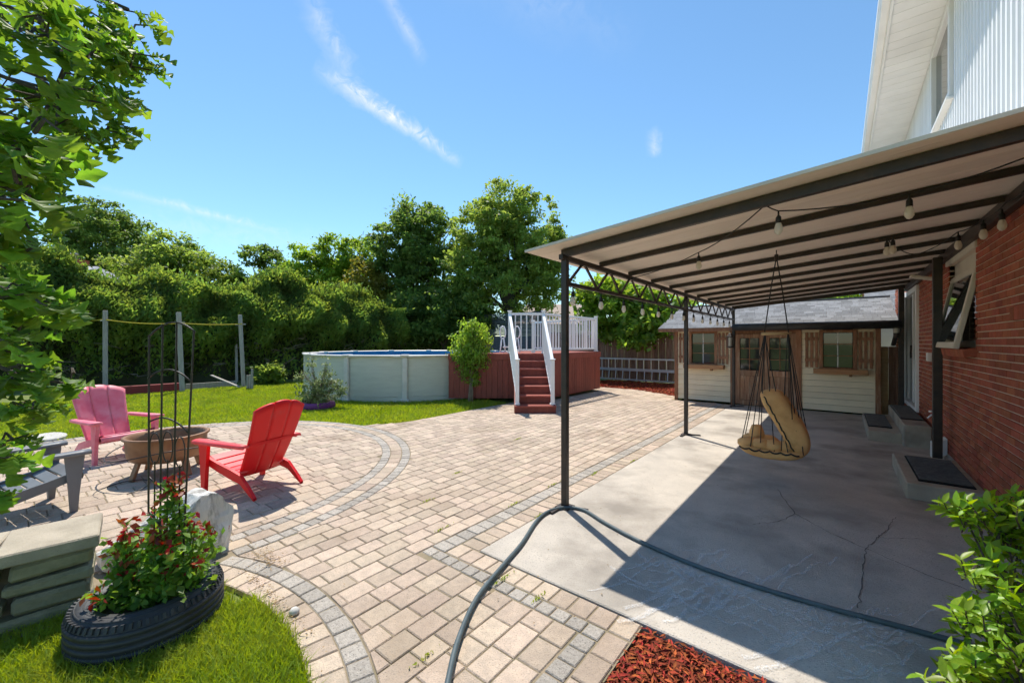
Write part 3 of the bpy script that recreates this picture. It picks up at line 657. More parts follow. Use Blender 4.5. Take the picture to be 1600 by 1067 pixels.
# ------------------------------------------------------------------ string lights
def light_string(label, wire, bulbs, r=.005):
    t = thing('string_lights', label, 'string lights', wire[0]); one('cable', 'wire', t, lambda b: b.tube(wire, r, 5), True)
    for p in bulbs:
        p = Vector(p); bl = one('bulb', 'bulb', t, lambda b: b.lathe([(.001, -.175), (.014, -.170), (.026, -.150), (.028, -.130), (.022, -.105), (.015, -.085)], p, 10), True)
        one('socket', 'wire', bl, lambda b: (b.lathe([(.006, 0), (.006, -.03), (.017, -.045), (.019, -.088), (.0, -.089)], p, 8)), True)
def sag(P, n=7, s=.05):
    out = []
    for a, b in zip(P[:-1], P[1:]):
        a, b = Vector(a), Vector(b)
        for k in range(n): t = k/n; out.append(a.lerp(b, t)-Vector((0, 0, 4*s*t*(1-t)*(b-a).length)))
    return out+[Vector(P[-1])]
yb = [3.52+.612*k for k in range(13)]
light_string('string of clear bulbs hung along the open left truss of the patio cover', sag([(LX-.02, y, 2.145) for y in yb], 3, .03), [(LX-.02, y, 2.14) for y in yb])
wp = [(-2.06, 4.91, 2.41), (-1.10, 4.33, 2.50), (-.42, 3.42, 2.59), (-.35, 3.53, 2.56), (.37, 3.88, 2.62), (.82, 3.67, 2.66), (1.0, 3.5, 2.68)]
light_string('string of clear bulbs draped under the near rafters of the patio cover', sag(wp, 6, .03), [wp[1], wp[3], wp[4]])
wp = [(.36, 5.45, 2.63), (.50, 5.9, 2.57), (.67, 6.27, 2.57), (.88, 5.71, 2.66), (.96, 5.27, 2.66), (.98, 4.75, 2.66), (1.0, 4.2, 2.68)]
light_string('short string of clear bulbs looped along the brick wall under the roof', sag(wp, 6, .04), [wp[0], (.40, 5.40, 2.63), wp[3], wp[4], (1.0, 4.95, 2.66)])
# lantern on the far corner of the truss
ln = thing('lantern', 'black metal lantern hanging at the far end of the truss', 'lantern', (LX-.06, 11.15, 1.55))
def lant(b):
    c = Vector((LX-.06, 11.15, 1.62)); b.lathe([(.0, .22), (.03, .2), (.09, .12), (.085, .11), (0, .11)], c, 6)
    for k in range(6): a = k*math.pi/3; b.bar(c+Vector((math.cos(a)*.07, math.sin(a)*.07, -.12)), c+Vector((math.cos(a)*.07, math.sin(a)*.07, .11)), .012, .012)
    b.lathe([(0, -.12), (.08, -.12), (.08, -.14), (0, -.16)], c, 6); b.tube([c+Vector((0, 0, .21)), c+Vector((0, 0, .45))], .006, 5)
one('lantern_cage', 'black', ln, lant); one('lantern_glass', 'bulb', ln, lambda b: b.lathe([(.05, -.12), (.05, .1)], (LX-.06, 11.15, 1.62), 8), True)
wl = thing('wall_lantern', 'small black lamp fixed to the far house side post', 'lamp', (.88, 11.18, 1.75))
one('lamp_body', 'black', wl, lambda b: b.lathe([(0, .14), (.03, .12), (.05, .05), (.045, -.1), (.02, -.16), (0, -.17)], (.88, 11.19, 1.85), 8)); one('lamp_glass', 'bulb', wl, lambda b: b.lathe([(.051, .03), (.047, -.06)], (.88, 11.19, 1.85), 8), True)

# ================================================================== HANGING CHAIR
SW = Vector((-.55, 5.35, 0)); RT = Vector((CA, SA, 0)); LS = SW.normalized(); LR = Vector((LS.y, -LS.x, 0))*.86; UP = Vector((0, 0, 1))
hc = thing('hanging_chair', 'tan padded hanging rope chair under the patio cover', 'hanging chair', SW)
SP = lambda x, y, z: SW+LR*x+LS*y+UP*z
# profile measured across the view: seat pad to the left, back rising and leaning forward
def pad(name, prof, d0, d1, n=9, m='tan'):
    b = MB(); k = len(prof); cx_ = sum(p[0] for p in prof)/k; cz_ = sum(p[1] for p in prof)/k; vs = []
    for i in range(n):
        t = -1+2*i/(n-1); sc = max(.02, (1-abs(t)**3.4))**.5
        for x, z in prof: vs.append(SP(cx_+(x-cx_)*(.78+.22*sc), d0+(d1-d0)*(t+1)/2, cz_+(z-cz_)*(.5+.5*sc)))
    fs = [(i*k+j, i*k+(j+1) % k, (i+1)*k+(j+1) % k, (i+1)*k+j) for i in range(n-1) for j in range(k)]
    fs += [tuple(range(k))[::-1], tuple((n-1)*k+j for j in range(k))]
    b.add(vs, fs); o = obj(name, b, m, hc, True); ss = o.modifiers.new('s', 'SUBSURF'); ss.levels = 1; ss.render_levels = 2; return o
pad('seat_pad', [(-.41, .50), (-.43, .44), (-.36, .365), (-.15, .325), (.08, .33), (.24, .36), (.33, .43), (.27, .47), (.10, .46), (-.12, .455), (-.30, .48)], -.27, .27)
pad('back_pad', [(.20, .36), (.31, .385), (.365, .50), (.34, .64), (.24, .82), (.13, .98), (.06, 1.075), (-.06, 1.085), (-.17, 1.05), (-.185, 1.01), (-.12, .88), (-.02, .72), (.06, .58), (.11, .46)], -.27, .27)
for (x, y, r_) in ((-.31, -.13, .105), (-.17, -.15, .105), (-.03, -.15, .105), (.10, -.13, .10), (-.27, .1, .11), (-.1, .1, .11)):
    one('seat_tuft', 'tan', hc, lambda b: b.lathe([(.005, .06), (r_*.6, .055), (r_, .02), (r_, -.02), (r_*.6, -.05)], SP(x, y, .48), 12), True)
one('pillow', 'tan', hc, lambda b: b.lathe([(.005, .16), (.05, .15), (.075, .08), (.08, 0), (.06, -.05)], SP(-.22, .06, .50), 12), True)
one('spreader_bar', 'dowel', hc, lambda b: b.tube([SP(-.165, -.02, 1.695), SP(.16, .02, 1.70)], .019, 10), True)
hang = SP(0, 0, 2.55)
for s in (-1, 1): one('hanging_rope', 'wire', hc, lambda b: b.tube([hang, SP(s*.06, 0, 2.2), SP(s*.13, 0, 1.71)], .0065, 5))
one('swivel_hook', 'black', hc, lambda b: (b.tube([SP(0, 0, 2.63), SP(0, 0, 2.54)], .006, 6), b.lathe([(0, .04), (.02, .03), (.022, -.03), (0, -.04)], SP(0, 0, 2.545), 8)))
for (x0, x1, y1, z1) in ((-.13, -.39, -.17, .455), (-.12, -.28, -.24, .435), (-.13, -.17, -.25, .43), (-.12, -.02, -.25, .425), (-.13, .12, -.25, .43), (-.12, -.37, .18, .455), (-.12, -.22, .24, .44),
                         (.13, .27, -.26, .44), (.12, .20, -.26, .68), (.13, .33, .1, .58), (.12, .30, .25, .62), (.13, .14, .25, .9), (.12, .05, -.25, .46), (.13, .16, -.26, .80)):
    one('support_rope', 'wire', hc, lambda b: b.tube([SP(x0, 0, 1.69), SP(x1, y1, z1)], .0048, 5))
one('edge_lacing', 'wire', hc, lambda b: b.tube([SP(-.40+.0275*i, -.268, .462-.018*abs(math.sin(i*math.pi/4))-.02*min(1, i/6)) for i in range(24)], .009, 5), True)
one('back_lacing', 'wire', hc, lambda b: b.tube([SP(-.13+.31*t, -.262, 1.02-.56*t+.012*math.sin(t*40)) for t in [i/20 for i in range(21)]], .007, 5), True)

# ------------------------------------------------------------------ hose
hp = [(690, 1120), (700, 1066), (716, 1000), (745, 935), (785, 885), (815, 850), (838, 815), (858, 799), (884, 793), (912, 797), (945, 817), (1000, 846), (1080, 881), (1180, 916), (1300, 951), (1400, 977), (1500, 1004), (1570, 1022)]
P = [gnd(u, v, .035) for u, v in hp]; Q = []
for i in range(len(P)-1):
    p0, p1, p2, p3 = P[max(0, i-1)], P[i], P[i+1], P[min(len(P)-1, i+2)]
    for k in range(5):
        t = k/5; q_ = .5*((2*p1)+(p2-p0)*t+(2*p0-5*p1+4*p2-p3)*t*t+(3*p1-p0-3*p2+p3)*t**3); q_.z = .038; Q.append(q_)
tag(one('garden_hose', 'hose', None, lambda b: b.tube(Q, .0155, 8), True), 'dark blue grey garden hose looped round the near steel post', 'hose')

# ================================================================== SHED
SY = 11.62
shed = thing('garden_shed', 'cream clapboard garden shed with brown double door and shuttered windows', 'shed', (-1.45, 13, 0))
def sbox(name, m, parent, x0, x1, z0, z1, y0=SY-.02, y1=SY+.02, bev=.004): return one(name, m, parent, lambda b: b.box(((x0+x1)/2, (y0+y1)/2, (z0+z1)/2), (x1-x0, y1-y0, z1-z0), bev=bev))
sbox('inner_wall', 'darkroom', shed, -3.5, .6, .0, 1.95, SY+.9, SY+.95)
sbox('side_wall', 'shedboard', shed, -3.55, -3.50, 0, 1.95, SY+.02, 14.6); sbox('side_wall', 'shedboard', shed, .60, .65, 0, 1.95, SY+.02, 14.6); sbox('back_wall', 'shedboard', shed, -3.55, .65, 0, 1.95, 14.6, 14.65)
WL = (-3.12, -2.56, 1.05, 1.84); WR = (-.30, .22, 1.04, 1.82)
for (x0, x1, w) in ((-3.50, -2.17, WL), (-.72, .60, WR)):
    z = .06; k = 0
    while z < 1.90:
        z1 = min(z+.135, 1.93); segs = [(x0, x1)]
        if z1 > w[2] and z < w[3]: segs = [(x0, w[0]), (w[1], x1)]
        for s, e in segs:
            one('siding_board', 'shedboard', shed, lambda b: b.box(((s+e)/2, SY, (z+z1)/2), (e-s, .022, z1-z-.004), Matrix.Rotation(R(-8.5), 3, 'X'), .003))
        z = z1
for x in (-3.53, .63): sbox('corner_trim', 'brownwood', shed, x-.045, x+.045, 0, 1.95, SY-.035, SY+.02)
for x in (-2.13, -.755): sbox('door_post', 'brownwood', shed, x-.055, x+.055, 0, 1.94, SY-.045, SY+.03)
sbox('door_header', 'brownwood', shed, -2.07, -.81, 1.82, 1.95, SY-.03, SY+.03)
for w, nx in ((WL, 2), (WR, 2)):
    fr = MB()
    for x in (w[0]-.035, w[1]+.035): fr.box((x, SY-.02, (w[2]+w[3])/2), (.07, .06, w[3]-w[2]+.12), bev=.004)
    for z in (w[2]-.03, w[3]+.03): fr.box(((w[0]+w[1])/2, SY-.02, z), (w[1]-w[0], .055, .06), bev=.004)
    wn = obj('window', fr, 'brownwood', shed)
    xm, zm = (w[0]+w[1])/2, [w[2]+(w[3]-w[2])*k/3 for k in (1, 2)]
    one('muntin', 'white', wn, lambda b: b.box((xm, SY+.005, (w[2]+w[3])/2), (.018, .02, w[3]-w[2])))
    for z in zm: one('muntin', 'brownwood', wn, lambda b: b.box((xm, SY+.004, z), (w[1]-w[0], .018, .016)))
    for i in range(2):
        for j in range(3):
            xa = w[0]+(w[1]-w[0])*(i+.5)/2; za = w[2]+(w[3]-w[2])*(j+.5)/3
            one('pane', 'glass', wn, lambda b: b.box((xa, SY+.014, za), ((w[1]-w[0])/2-.02, .006, (w[3]-w[2])/3-.018), Matrix.Rotation(R(random.uniform(-.8, .8)), 3, 'Z')))
    for sx in (-1, 1):
        xc = (w[0]-.21) if sx < 0 else (w[1]+.21)
        sh_ = one('shutter', 'brownwood', shed, lambda b: b.box((xc, SY-.034, (w[2]+w[3])/2), (.055, .016, w[3]-w[2]+.02), bev=.003))
        for z_ in (w[2]+.16, w[3]-.14): one('shutter_rail', 'brownwood', sh_, lambda b: b.box((xc, SY-.051, z_), (.25, .018, .07), bev=.003))
        for k in (-.09, .09): one('shutter_slat', 'brownwood', sh_, lambda b: b.box((xc+k, SY-.034, (w[2]+w[3])/2), (.055, .016, w[3]-w[2]+.02), bev=.003))
    sill = one('flower_box', 'boxwood', shed, lambda b: (b.box((xm+.04, SY-.13, w[2]-.085), (w[1]-w[0]+.42, .20, .11), bev=.006)))
    one('bracket', 'brownwood', sill, lambda b: b.box((xm+.22, SY-.08, w[2]-.165), (.05, .10, .05)))
for i, (x0, x1) in enumerate(((-2.07, -1.445), (-1.435, -.81))):
    d = one('door', 'doorwood', shed, lambda b: (b.box((x0+.05, SY-.015, .93), (.10, .045, 1.76), bev=.004), b.box((x1-.05, SY-.015, .93), (.10, .045, 1.76), bev=.004), b.box(((x0+x1)/2, SY-.015, 1.76), (x1-x0-.2, .045, .10), bev=.004), b.box(((x0+x1)/2, SY-.015, .84), (x1-x0-.2, .045, .14), bev=.004), b.box(((x0+x1)/2, SY-.015, .10), (x1-x0-.2, .045, .12), bev=.004)))
    for k in range(4): one('plank', 'doorwood', d, lambda b: b.box((x0+.1+(x1-x0-.2)*(k+.5)/4, SY-.005, .465), ((x1-x0-.2)/4-.004, .02, .60), bev=.003))
    for j in range(2):
        for k in range(3):
            xa = x0+.1+(x1-x0-.2)*(j+.5)/2; za = .93+.78*(k+.5)/3
            one('pane', 'glass', d, lambda b: b.box((xa, SY-.002, za), ((x1-x0-.2)/2-.016, .006, .245), Matrix.Rotation(R(random.uniform(-1, 1)), 3, 'Z')))
    one('glazing_bar', 'brownwood', d, lambda b: (b.box(((x0+x1)/2, SY-.012, 1.31), (.016, .022, .80)), b.box(((x0+x1)/2, SY-.0125, 1.18), (x1-x0-.2, .02, .016)), b.box(((x0+x1)/2, SY-.0125, 1.45), (x1-x0-.2, .02, .016))))
one('yellow_board', 'yellow', shed, lambda b: b.box((-2.95, SY+.25, 1.55), (.16, .02, .55), Matrix.Rotation(R(-14), 3, 'Y'))); 
one('stored_paddle', 'white', shed, lambda b: b.box((-2.72, SY+.30, 1.30), (.10, .02, .55), Matrix.Rotation(R(-32), 3, 'Y'), .02))
for p_ in ((-.16, 1.5, .07), (.02, 1.55, .06), (.1, 1.35, .08), (-1.9, 1.1, .12), (-1.2, 1.05, .12), (-1.0, 1.35, .08)): one('stored_jar', 'stone', shed, lambda b: b.lathe([(.02, .1), (p_[2]*.7, .07), (p_[2], 0), (p_[2], -.14), (.01, -.15)], (p_[0], SY+.22, p_[1]-.1), 10), True)
# roof with shingle courses
rz = lambda y: 1.98+(y-11.28)*.345
one('roof_deck', 'fence', shed, lambda b: b.add([(-3.9, 11.28, rz(11.28)-.03), (.92, 11.28, rz(11.28)-.03), (.92, 13.4, rz(13.4)-.03), (-3.9, 13.4, rz(13.4)-.03), (-3.9, 11.28, rz(11.28)-.005), (.92, 11.28, rz(11.28)-.005), (.92, 13.4, rz(13.4)-.005), (-3.9, 13.4, rz(13.4)-.005)], [(0, 1, 2, 3), (4, 5, 6, 7), (0, 1, 5, 4), (1, 2, 6, 5), (2, 3, 7, 6), (3, 0, 4, 7)], None, True))
one('roof_back', 'shingle', shed, lambda b: b.add([(-3.9, 13.4, rz(13.4)), (.92, 13.4, rz(13.4)), (.92, 15.2, 2.0), (-3.9, 15.2, 2.0)], [(0, 1, 2, 3)]))
def shingles(b, x0, x1, y0, y1, zf, ex=.135, sl=.345):
    an = math.atan(sl); rot = Matrix.Rotation(an, 3, 'X'); y = y0; c = 0
    while y < y1:
        x = x0-(.15 if c % 2 else 0)+random.uniform(-.05, .05)
        while x < x1:
            w = random.choice((.13, .20, .24, .17)); a, e = max(x, x0), min(x+w, x1)
            if e-a > .03: b.box(((a+e)/2, y+ex*.5, zf(y+ex*.5)+.006), (e-a-.005, ex*1.15, .008), rot @ Matrix.Rotation(R(2.2), 3, 'X'))
            x += w
        y += ex; c += 1
sg = MB(); shingles(sg, -3.92, .94, 11.26, 13.40, rz); tag(obj('roof_shingles', sg, 'shingle', shed), kind='stuff')
one('ridge_cap', 'shingle', shed, lambda b: b.bar((-3.92, 13.42, rz(13.42)+.005), (.94, 13.42, rz(13.42)+.005), .22, .02))
one('fascia', 'brownwood', shed, lambda b: b.box((-1.49, 11.29, 1.935), (4.85, .03, .10), bev=.003))
one('soffit', 'brownwood', shed, lambda b: b.box((-1.49, 11.46, 1.965), (4.8, .32, .02)))
one('gutter', 'gutter', shed, lambda b: b.tube([(-2.06, 11.22, 1.97), (.96, 11.22, 1.965)], .085, 12), True)
one('downspout', 'gutter', shed, lambda b: b.tube([(.92, 11.24, 1.95), (.88, 11.40, 1.70), (.86, 11.55, 1.55)], .04, 8), True)

# gate boards between shed and house
gt = thing('side_gate', 'narrow board gate between the cream shed and the house', 'gate', (.86, 11.85, 0))
for i, x in enumerate((.75, .87, .99)): one('board', 'dowel' if i < 1 else 'fence', gt, lambda b: b.box((x, 11.9, .76), (.115, .03, 1.5), bev=.004))
for z in (.3, 1.2): one('rail', 'fence', gt, lambda b: b.box((.87, 11.94, z), (.36, .04, .09)))

# ================================================================== FENCES
fn = thing('wood_fence', 'dark brown vertical board fence behind the leaning ladder', 'fence', (-6.5, 16.2, 0))
x = -11.2; k = 0
while x < -3.2:
    h = 1.93+random.uniform(-.03, .03)
    one('board', 'fence', fn, lambda b: b.box((x+.07, 16.2+(.02 if k % 2 else 0), h/2+.03), (.142, .02, h), bev=.003)); x += .143; k += 1
for xx in (-10.6, -8.2, -5.8, -3.4): one('fence_post', 'fence', fn, lambda b: b.box((xx, 16.27, 1.05), (.10, .10, 2.1), bev=.005))
for z in (.35, 1.65): one('fence_rail', 'fence', fn, lambda b: b.box((-7.2, 16.245, z), (8.0, .04, .09)))
one('cap_rail', 'fence', fn, lambda b: b.box((-7.2, 16.21, 2.0), (8.0, .13, .035), bev=.004))
sc_ = thing('privacy_screen', 'tall dark slatted screen behind the pool and the white railing', 'screen', (-12.8, 15.7, 0))
for k in range(17): one('slat', 'greyfence', sc_, lambda b: b.box((-12.95, 15.7, 1.98+k*.066), (3.9, .03, .052), bev=.003))
for k in range(26): one('board', 'greyfence', sc_, lambda b: b.box((-14.85+k*.152, 15.72, .96), (.148, .025, 1.92), bev=.003))
for xx in (-14.9, -12.9, -11.0): one('screen_post', 'greyfence', sc_, lambda b: b.box((xx, 15.78, 1.55), (.1, .1, 3.1), bev=.005))

# aluminium ladder lying on its edge
ld = thing('extension_ladder', 'aluminium extension ladder lying on its side along the fence', 'ladder', (-6.3, 16.0, 0))
for z, y in ((.92, 16.05), (.50, 16.05), (.46, 15.95), (.08, 15.90)): one('rail', 'alu', ld, lambda b: b.box((-6.1, y, z), (4.7, .03, .065), bev=.004))
for k in range(15):
    x = -8.3+k*.305; one('rung', 'alu', ld, lambda b: b.tube([(x, 16.05, .52), (x, 16.05, .90)], .017, 6)); one('rung', 'alu', ld, lambda b: b.tube([(x+.08, 15.90, .10), (x+.08, 15.95, .44)], .017, 6))

# ================================================================== POOL
pool = thing('above_ground_pool', 'round above ground pool with beige wall and blue liner', 'pool', (PC.x, PC.y, 0)); NP = 14; A0 = R(-44.3)
pp = lambda a, r, z: Vector((PC.x+math.cos(a)*r, PC.y+math.sin(a)*r, z))
for k in range(NP):
    a0, a1 = A0+2*math.pi*k/NP, A0+2*math.pi*(k+1)/NP; n = 8
    one('wall_panel', 'poolwall', pool, lambda b: b.grid([[pp(a0+(a1-a0)*i/n, PR, z) for z in (-.02, .10, .13, .17, .20, .6, 1.22)] if True else None for i in range(n+1)]), True)
    # lower ripples of the wall sheet
    one('wall_ripple', 'poolwall', pool, lambda b: b.tube([pp(a0+.06+(a1-a0-.12)*i/n, PR+.004, .15+.012*math.sin(i*2+k)) for i in range(n+1)], .012, 5), True)
    def rail(b):
        rows_ = []
        for i in range(n+1):
            t = i/n; a = a0+(a1-a0)*t; s = .035*(1-(2*t-1)**2)
            rows_.append([pp(a, PR-.11, 1.235), pp(a, PR-.06, 1.262), pp(a, PR+.05, 1.262), pp(a, PR+.085, 1.245), pp(a, PR+.085, 1.19+s), pp(a, PR+.02, 1.18+s)])
        b.grid(rows_)
    one('top_rail', 'poolrail', pool, rail, True)
    rot = Matrix.Rotation(a0, 3, 'Z')
    up_ = one('upright', 'poolrail', pool, lambda b: (b.box(pp(a0, PR+.035, .60), (.08, .15, 1.20), rot, .02), b.box(pp(a0, PR+.04, .04), (.12, .22, .08), rot, .01)))
    one('upright_cap', 'poolrail', up_, lambda b: b.box(pp(a0, PR, 1.245), (.24, .22, .06), rot, .02))
one('liner', 'liner', pool, lambda b: b.grid([[pp(2*math.pi*i/64, PR-.02, z) for z in (0.0, 1.235)] for i in range(65)]), True)
one('water', 'water', pool, lambda b: b.add([pp(2*math.pi*i/64, PR-.03, 1.06) for i in range(64)], [tuple(range(64))]))
# A-frame pool ladder handles
pl = thing('pool_ladder', 'white loop handled pool ladder standing in the pool at the deck', 'ladder', at(795, 545, 12.2))
for u in (785.5, 808):
    c = at(u, 535, 12.2)
    one('loop_handle', 'vinyl', pl, lambda b: b.tube([c+RT*math.sin(t)*.085+UP*(.30-math.cos(t)*.185) for t in [i*2*math.pi/20 for i in range(21)]], .022, 6), True)
    one('leg', 'vinyl', pl, lambda b: (b.tube([c+RT*-.03+UP*.12, c+RT*-.10+UP*-.5], .024, 6), b.tube([c+RT*.03+UP*.12, c+RT*.10+UP*-.5], .024, 6)), True)
a_, b_ = at(785.5, 535, 12.2), at(808, 535, 12.2)
for z in (-.14, -.36): one('step', 'vinyl', pl, lambda b: b.bar(a_+UP*z, b_+UP*z, .12, .04, .008))

# ================================================================== DECK
DZ = 1.30; deck = thing('pool_deck', 'red brown pool deck with steps and white railing', 'deck', view(.6, 12.5))
fp = [view(-1.72, 11.0), view(-.1, 10.95), view(.98, 10.95), view(2.9, 13.4), view(.8, 16.0), view(.28, 15.6), view(.42, 14.5), view(.2, 13.2), view(-.5, 12.05), view(-1.2, 11.35)]
one('deck_floor', 'tread', deck, lambda b: b.prism([p.xy for p in fp], DZ-.04, DZ, .0))
for i in range(4):
    p, q = fp[i], fp[i+1]
    if i == 1: p, q = fp[1], fp[2]
    n = int((q-p).length/.14); dr_ = (q-p).normalized(); nr = Vector((dr_.y, -dr_.x, 0))
    for k in range(n):
        c = p+(q-p)*((k+.5)/n); one('skirt_board', 'deck', deck, lambda b: b.box(c+UP*((DZ-.16)/2+.055), ((q-p).length/n-.004, .022, DZ-.16-.09+.02), rot_to(nr), .003))
    one('rim_board', 'deck', deck, lambda b: b.bar(p-dr_*.01+nr*.02+UP*(DZ-.09), q+dr_*.01+nr*.02+UP*(DZ-.09), .03, .16, .004))
# steps
RISE = DZ/7; run = (10.95-9.04)/6
for k in range(6):
    d0 = 9.04+run*k; z = RISE*(k+1); w0, w1 = (.05, .99) if k == 0 else (.08, .94)
    one('tread', 'tread', deck, lambda b: b.box(view((w0+w1)/2, d0+.17, z-.02), (w1-w0, .36, .04), Matrix.Rotation(YAW, 3, 'Z'), .006))
    one('riser', 'deck', deck, lambda b: b.box(view((w0+w1)/2, d0+.025, z-.04-(RISE-.04)/2), (w1-w0-.01, .025, RISE-.042), Matrix.Rotation(YAW, 3, 'Z'), .003))
one('top_riser', 'deck', deck, lambda b: b.box(view(.51, 10.925, DZ-.11), (.86, .022, .17), Matrix.Rotation(YAW, 3, 'Z'), .003))
for lat in (.065, .955): one('stringer', 'deck', deck, lambda b: b.bar(view(lat, 9.10, .06), view(lat, 10.95, DZ-.12), .03, .24, .004))
def post_(p, z0, z1, w=.09):
    o = one('newel_post', 'vinyl', deck, lambda b: b.box(Vector((p.x, p.y, (z0+z1)/2)), (w, w, z1-z0), Matrix.Rotation(YAW, 3, 'Z'), .006)); one('post_cap', 'vinyl', o, lambda b: (b.box(Vector((p.x, p.y, z1+.012)), (w+.04, w+.04, .024), Matrix.Rotation(YAW, 3, 'Z'), .008), b.box(Vector((p.x, p.y, z0+.02)), (w+.035, w+.035, .035), Matrix.Rotation(YAW, 3, 'Z'), .006)))
nL, nR_, nD, nE = view(-.06, 11.05), view(.86, 11.05), view(2.78, 13.42), view(.82, 15.85)
for p in (nL, nR_, nD, nE): post_(p, DZ, DZ+1.14)
bl_, br_ = view(.12, 9.17), view(.92, 9.17)
for p in (bl_, br_): post_(p, RISE, RISE+1.02, .085)
def railing(p, q, z0, z1, n):
    one('top_rail', 'vinyl', deck, lambda b: b.bar(p+UP*z1, q+UP*z1, .065, .06, .006)); one('bottom_rail', 'vinyl', deck, lambda b: b.bar(p+UP*z0, q+UP*z0, .05, .05, .006))
    for k in range(1, n): c = p.lerp(q, k/n); one('baluster', 'vinyl', deck, lambda b: b.box(c+UP*((z0+z1)/2), (.034, .034, z1-z0-.04), Matrix.Rotation(YAW, 3, 'Z')))
railing(nR_, nD, DZ+.09, DZ+1.07, 20); railing(nD, nE, DZ+.09, DZ+1.07, 22); railing(nL, nR_, DZ+.09, DZ+1.07, 6)
post_(view(.58, 11.08), DZ+.02, DZ+.86, .08)
for p, q in ((bl_, nL), (br_, nR_)):
    a, e = p+UP*(RISE+.96), q+UP*(DZ+1.05); a2, e2 = p+UP*(RISE+.16), q+UP*(DZ+.12)
    one('hand_rail', 'vinyl', deck, lambda b: b.bar(a, e, .075, .075, .01)); one('lower_rail', 'vinyl', deck, lambda b: b.bar(a2, e2, .05, .05, .006))
    for k in range(1, 13): t = k/13; c0, c1 = a2.lerp(e2, t), a.lerp(e, t); one('baluster', 'vinyl', deck, lambda b: b.bar(c0, c1, .034, .034))

# ================================================================== CHAIRS
def adirondack(label, m, mseat, loc, rz_):
    t = thing('garden_chair', label, 'chair', loc, rz_, 'plastic adirondack chairs round the fire bowl')
    add = lambda nm, fn, mm=m, sm=False: one(nm, mm, t, fn, sm, True)
    # seat: five boards falling to the back
    def sp(s): return (.30-.50*s, .365-.125*s-.035*math.sin(s*math.pi))
    for k in range(5):
        s0, s1 = k/5+.012, (k+1)/5-.012; (y0, z0), (y1, z1) = sp(s0), sp(s1)
        add('seat_slat', lambda b: b.box((0, (y0+y1)/2, (z0+z1)/2), (.50, math.hypot(y1-y0, z1-z0), .024), Matrix.Rotation(math.atan2(z0-z1, y0-y1), 3, 'X'), .006), mseat)
    add('seat_front', lambda b: b.grid([[Vector((x, .30+.03*math.sin(a), .342+.035*math.cos(a)-.02)) for a in (-.4, .3, .9, 1.6, 2.4)] for x in (-.29, -.15, 0, .15, .29)], (0, .0, .012)), mseat, True)
    # back: three boards fanning out, arched top
    for k in (-1, 0, 1):
        rows_ = []
        for i in range(11):
            s = i/10; w0 = .150+.040*s; xc = k*(w0+.006); row = []
            for j in range(7):
                e = -1+2*j/6; xx = xc+e*w0/2; top = .98-.18*(xx/.33)**2*.55-.008*abs(e)**3
                zz = .19+(top-.19)*s; yy = -.155-.335*s-.05*s*(1-s)*2+.05*(xx/.3)**2
                row.append(Vector((xx, yy, zz)))
            rows_.append(row)
        add('back_slat', lambda b: b.grid(rows_, (0, .024, .008)), m, True)
    add('back_brace', lambda b: (b.grid([[Vector((x, -.345+.05*(x/.3)**2-dy, z)) for dy, z in ((0, .56), (.03, .555), (.03, .525), (0, .52))] for x in (-.26, -.13, 0, .13, .26)])))
    for s in (-1, 1):
        def arm(b):
            rows_ = []
            for i in range(11):
                q_ = i/10; y = .36-.72*q_; w = .065+.065*(1-q_)**.6 if q_ > .06 else .105; z = .565-.012*q_; xo = s*(.335-.03*q_)
                rows_.append([Vector((xo-w/2, y, z-.010)), Vector((xo-w/4, y, z)), Vector((xo+w/4, y, z)), Vector((xo+w/2, y, z-.010))])
            b.grid(rows_ if s > 0 else rows_, (0, 0, .028))
        add('arm', arm, mseat, True)
        def fleg(b):
            rows_ = []
            for z in (0, .18, .36, .50, .548):
                w = .050+.085*min(1, z/.5)**1.3; x = s*(.325-.010*z)
                rows_.append([Vector((x+s*.018, .25+w*.55, z)), Vector((x+s*.018, .25-w*.45, z)), Vector((x-s*.022, .25-w*.40, z)), Vector((x-s*.022, .25+w*.5, z)), Vector((x+s*.018, .25+w*.55, z))])
            b.grid(rows_)
        add('front_leg', fleg)
        def rleg(b):
            pts = [(.29, .335, .075), (.10, .275, .085), (-.10, .225, .095), (-.24, .19, .085), (-.36, .09, .06), (-.445, 0, .05)]; rows_ = []
            for y, z, w in pts:
                x = s*(.275-.0*y); rows_.append([Vector((x+s*.017, y, z+w/2)), Vector((x+s*.017, y, max(0, z-w/2))), Vector((x-s*.017, y, max(0, z-w/2))), Vector((x-s*.017, y, z+w/2)), Vector((x+s*.017, y, z+w/2))])
            b.grid(rows_)
        add('rear_leg', rleg)
    return t
adirondack('faded pink plastic garden chair at the lawn side of the fire bowl', 'pink', 'pink', (-7.78, .91, .016), R(-73.7))
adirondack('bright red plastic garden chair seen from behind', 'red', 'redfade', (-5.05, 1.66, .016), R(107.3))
adirondack('dark grey plastic garden chair cut off by the left edge', 'greyplastic', 'greyplastic', (-5.86, .06, .016), R(10))

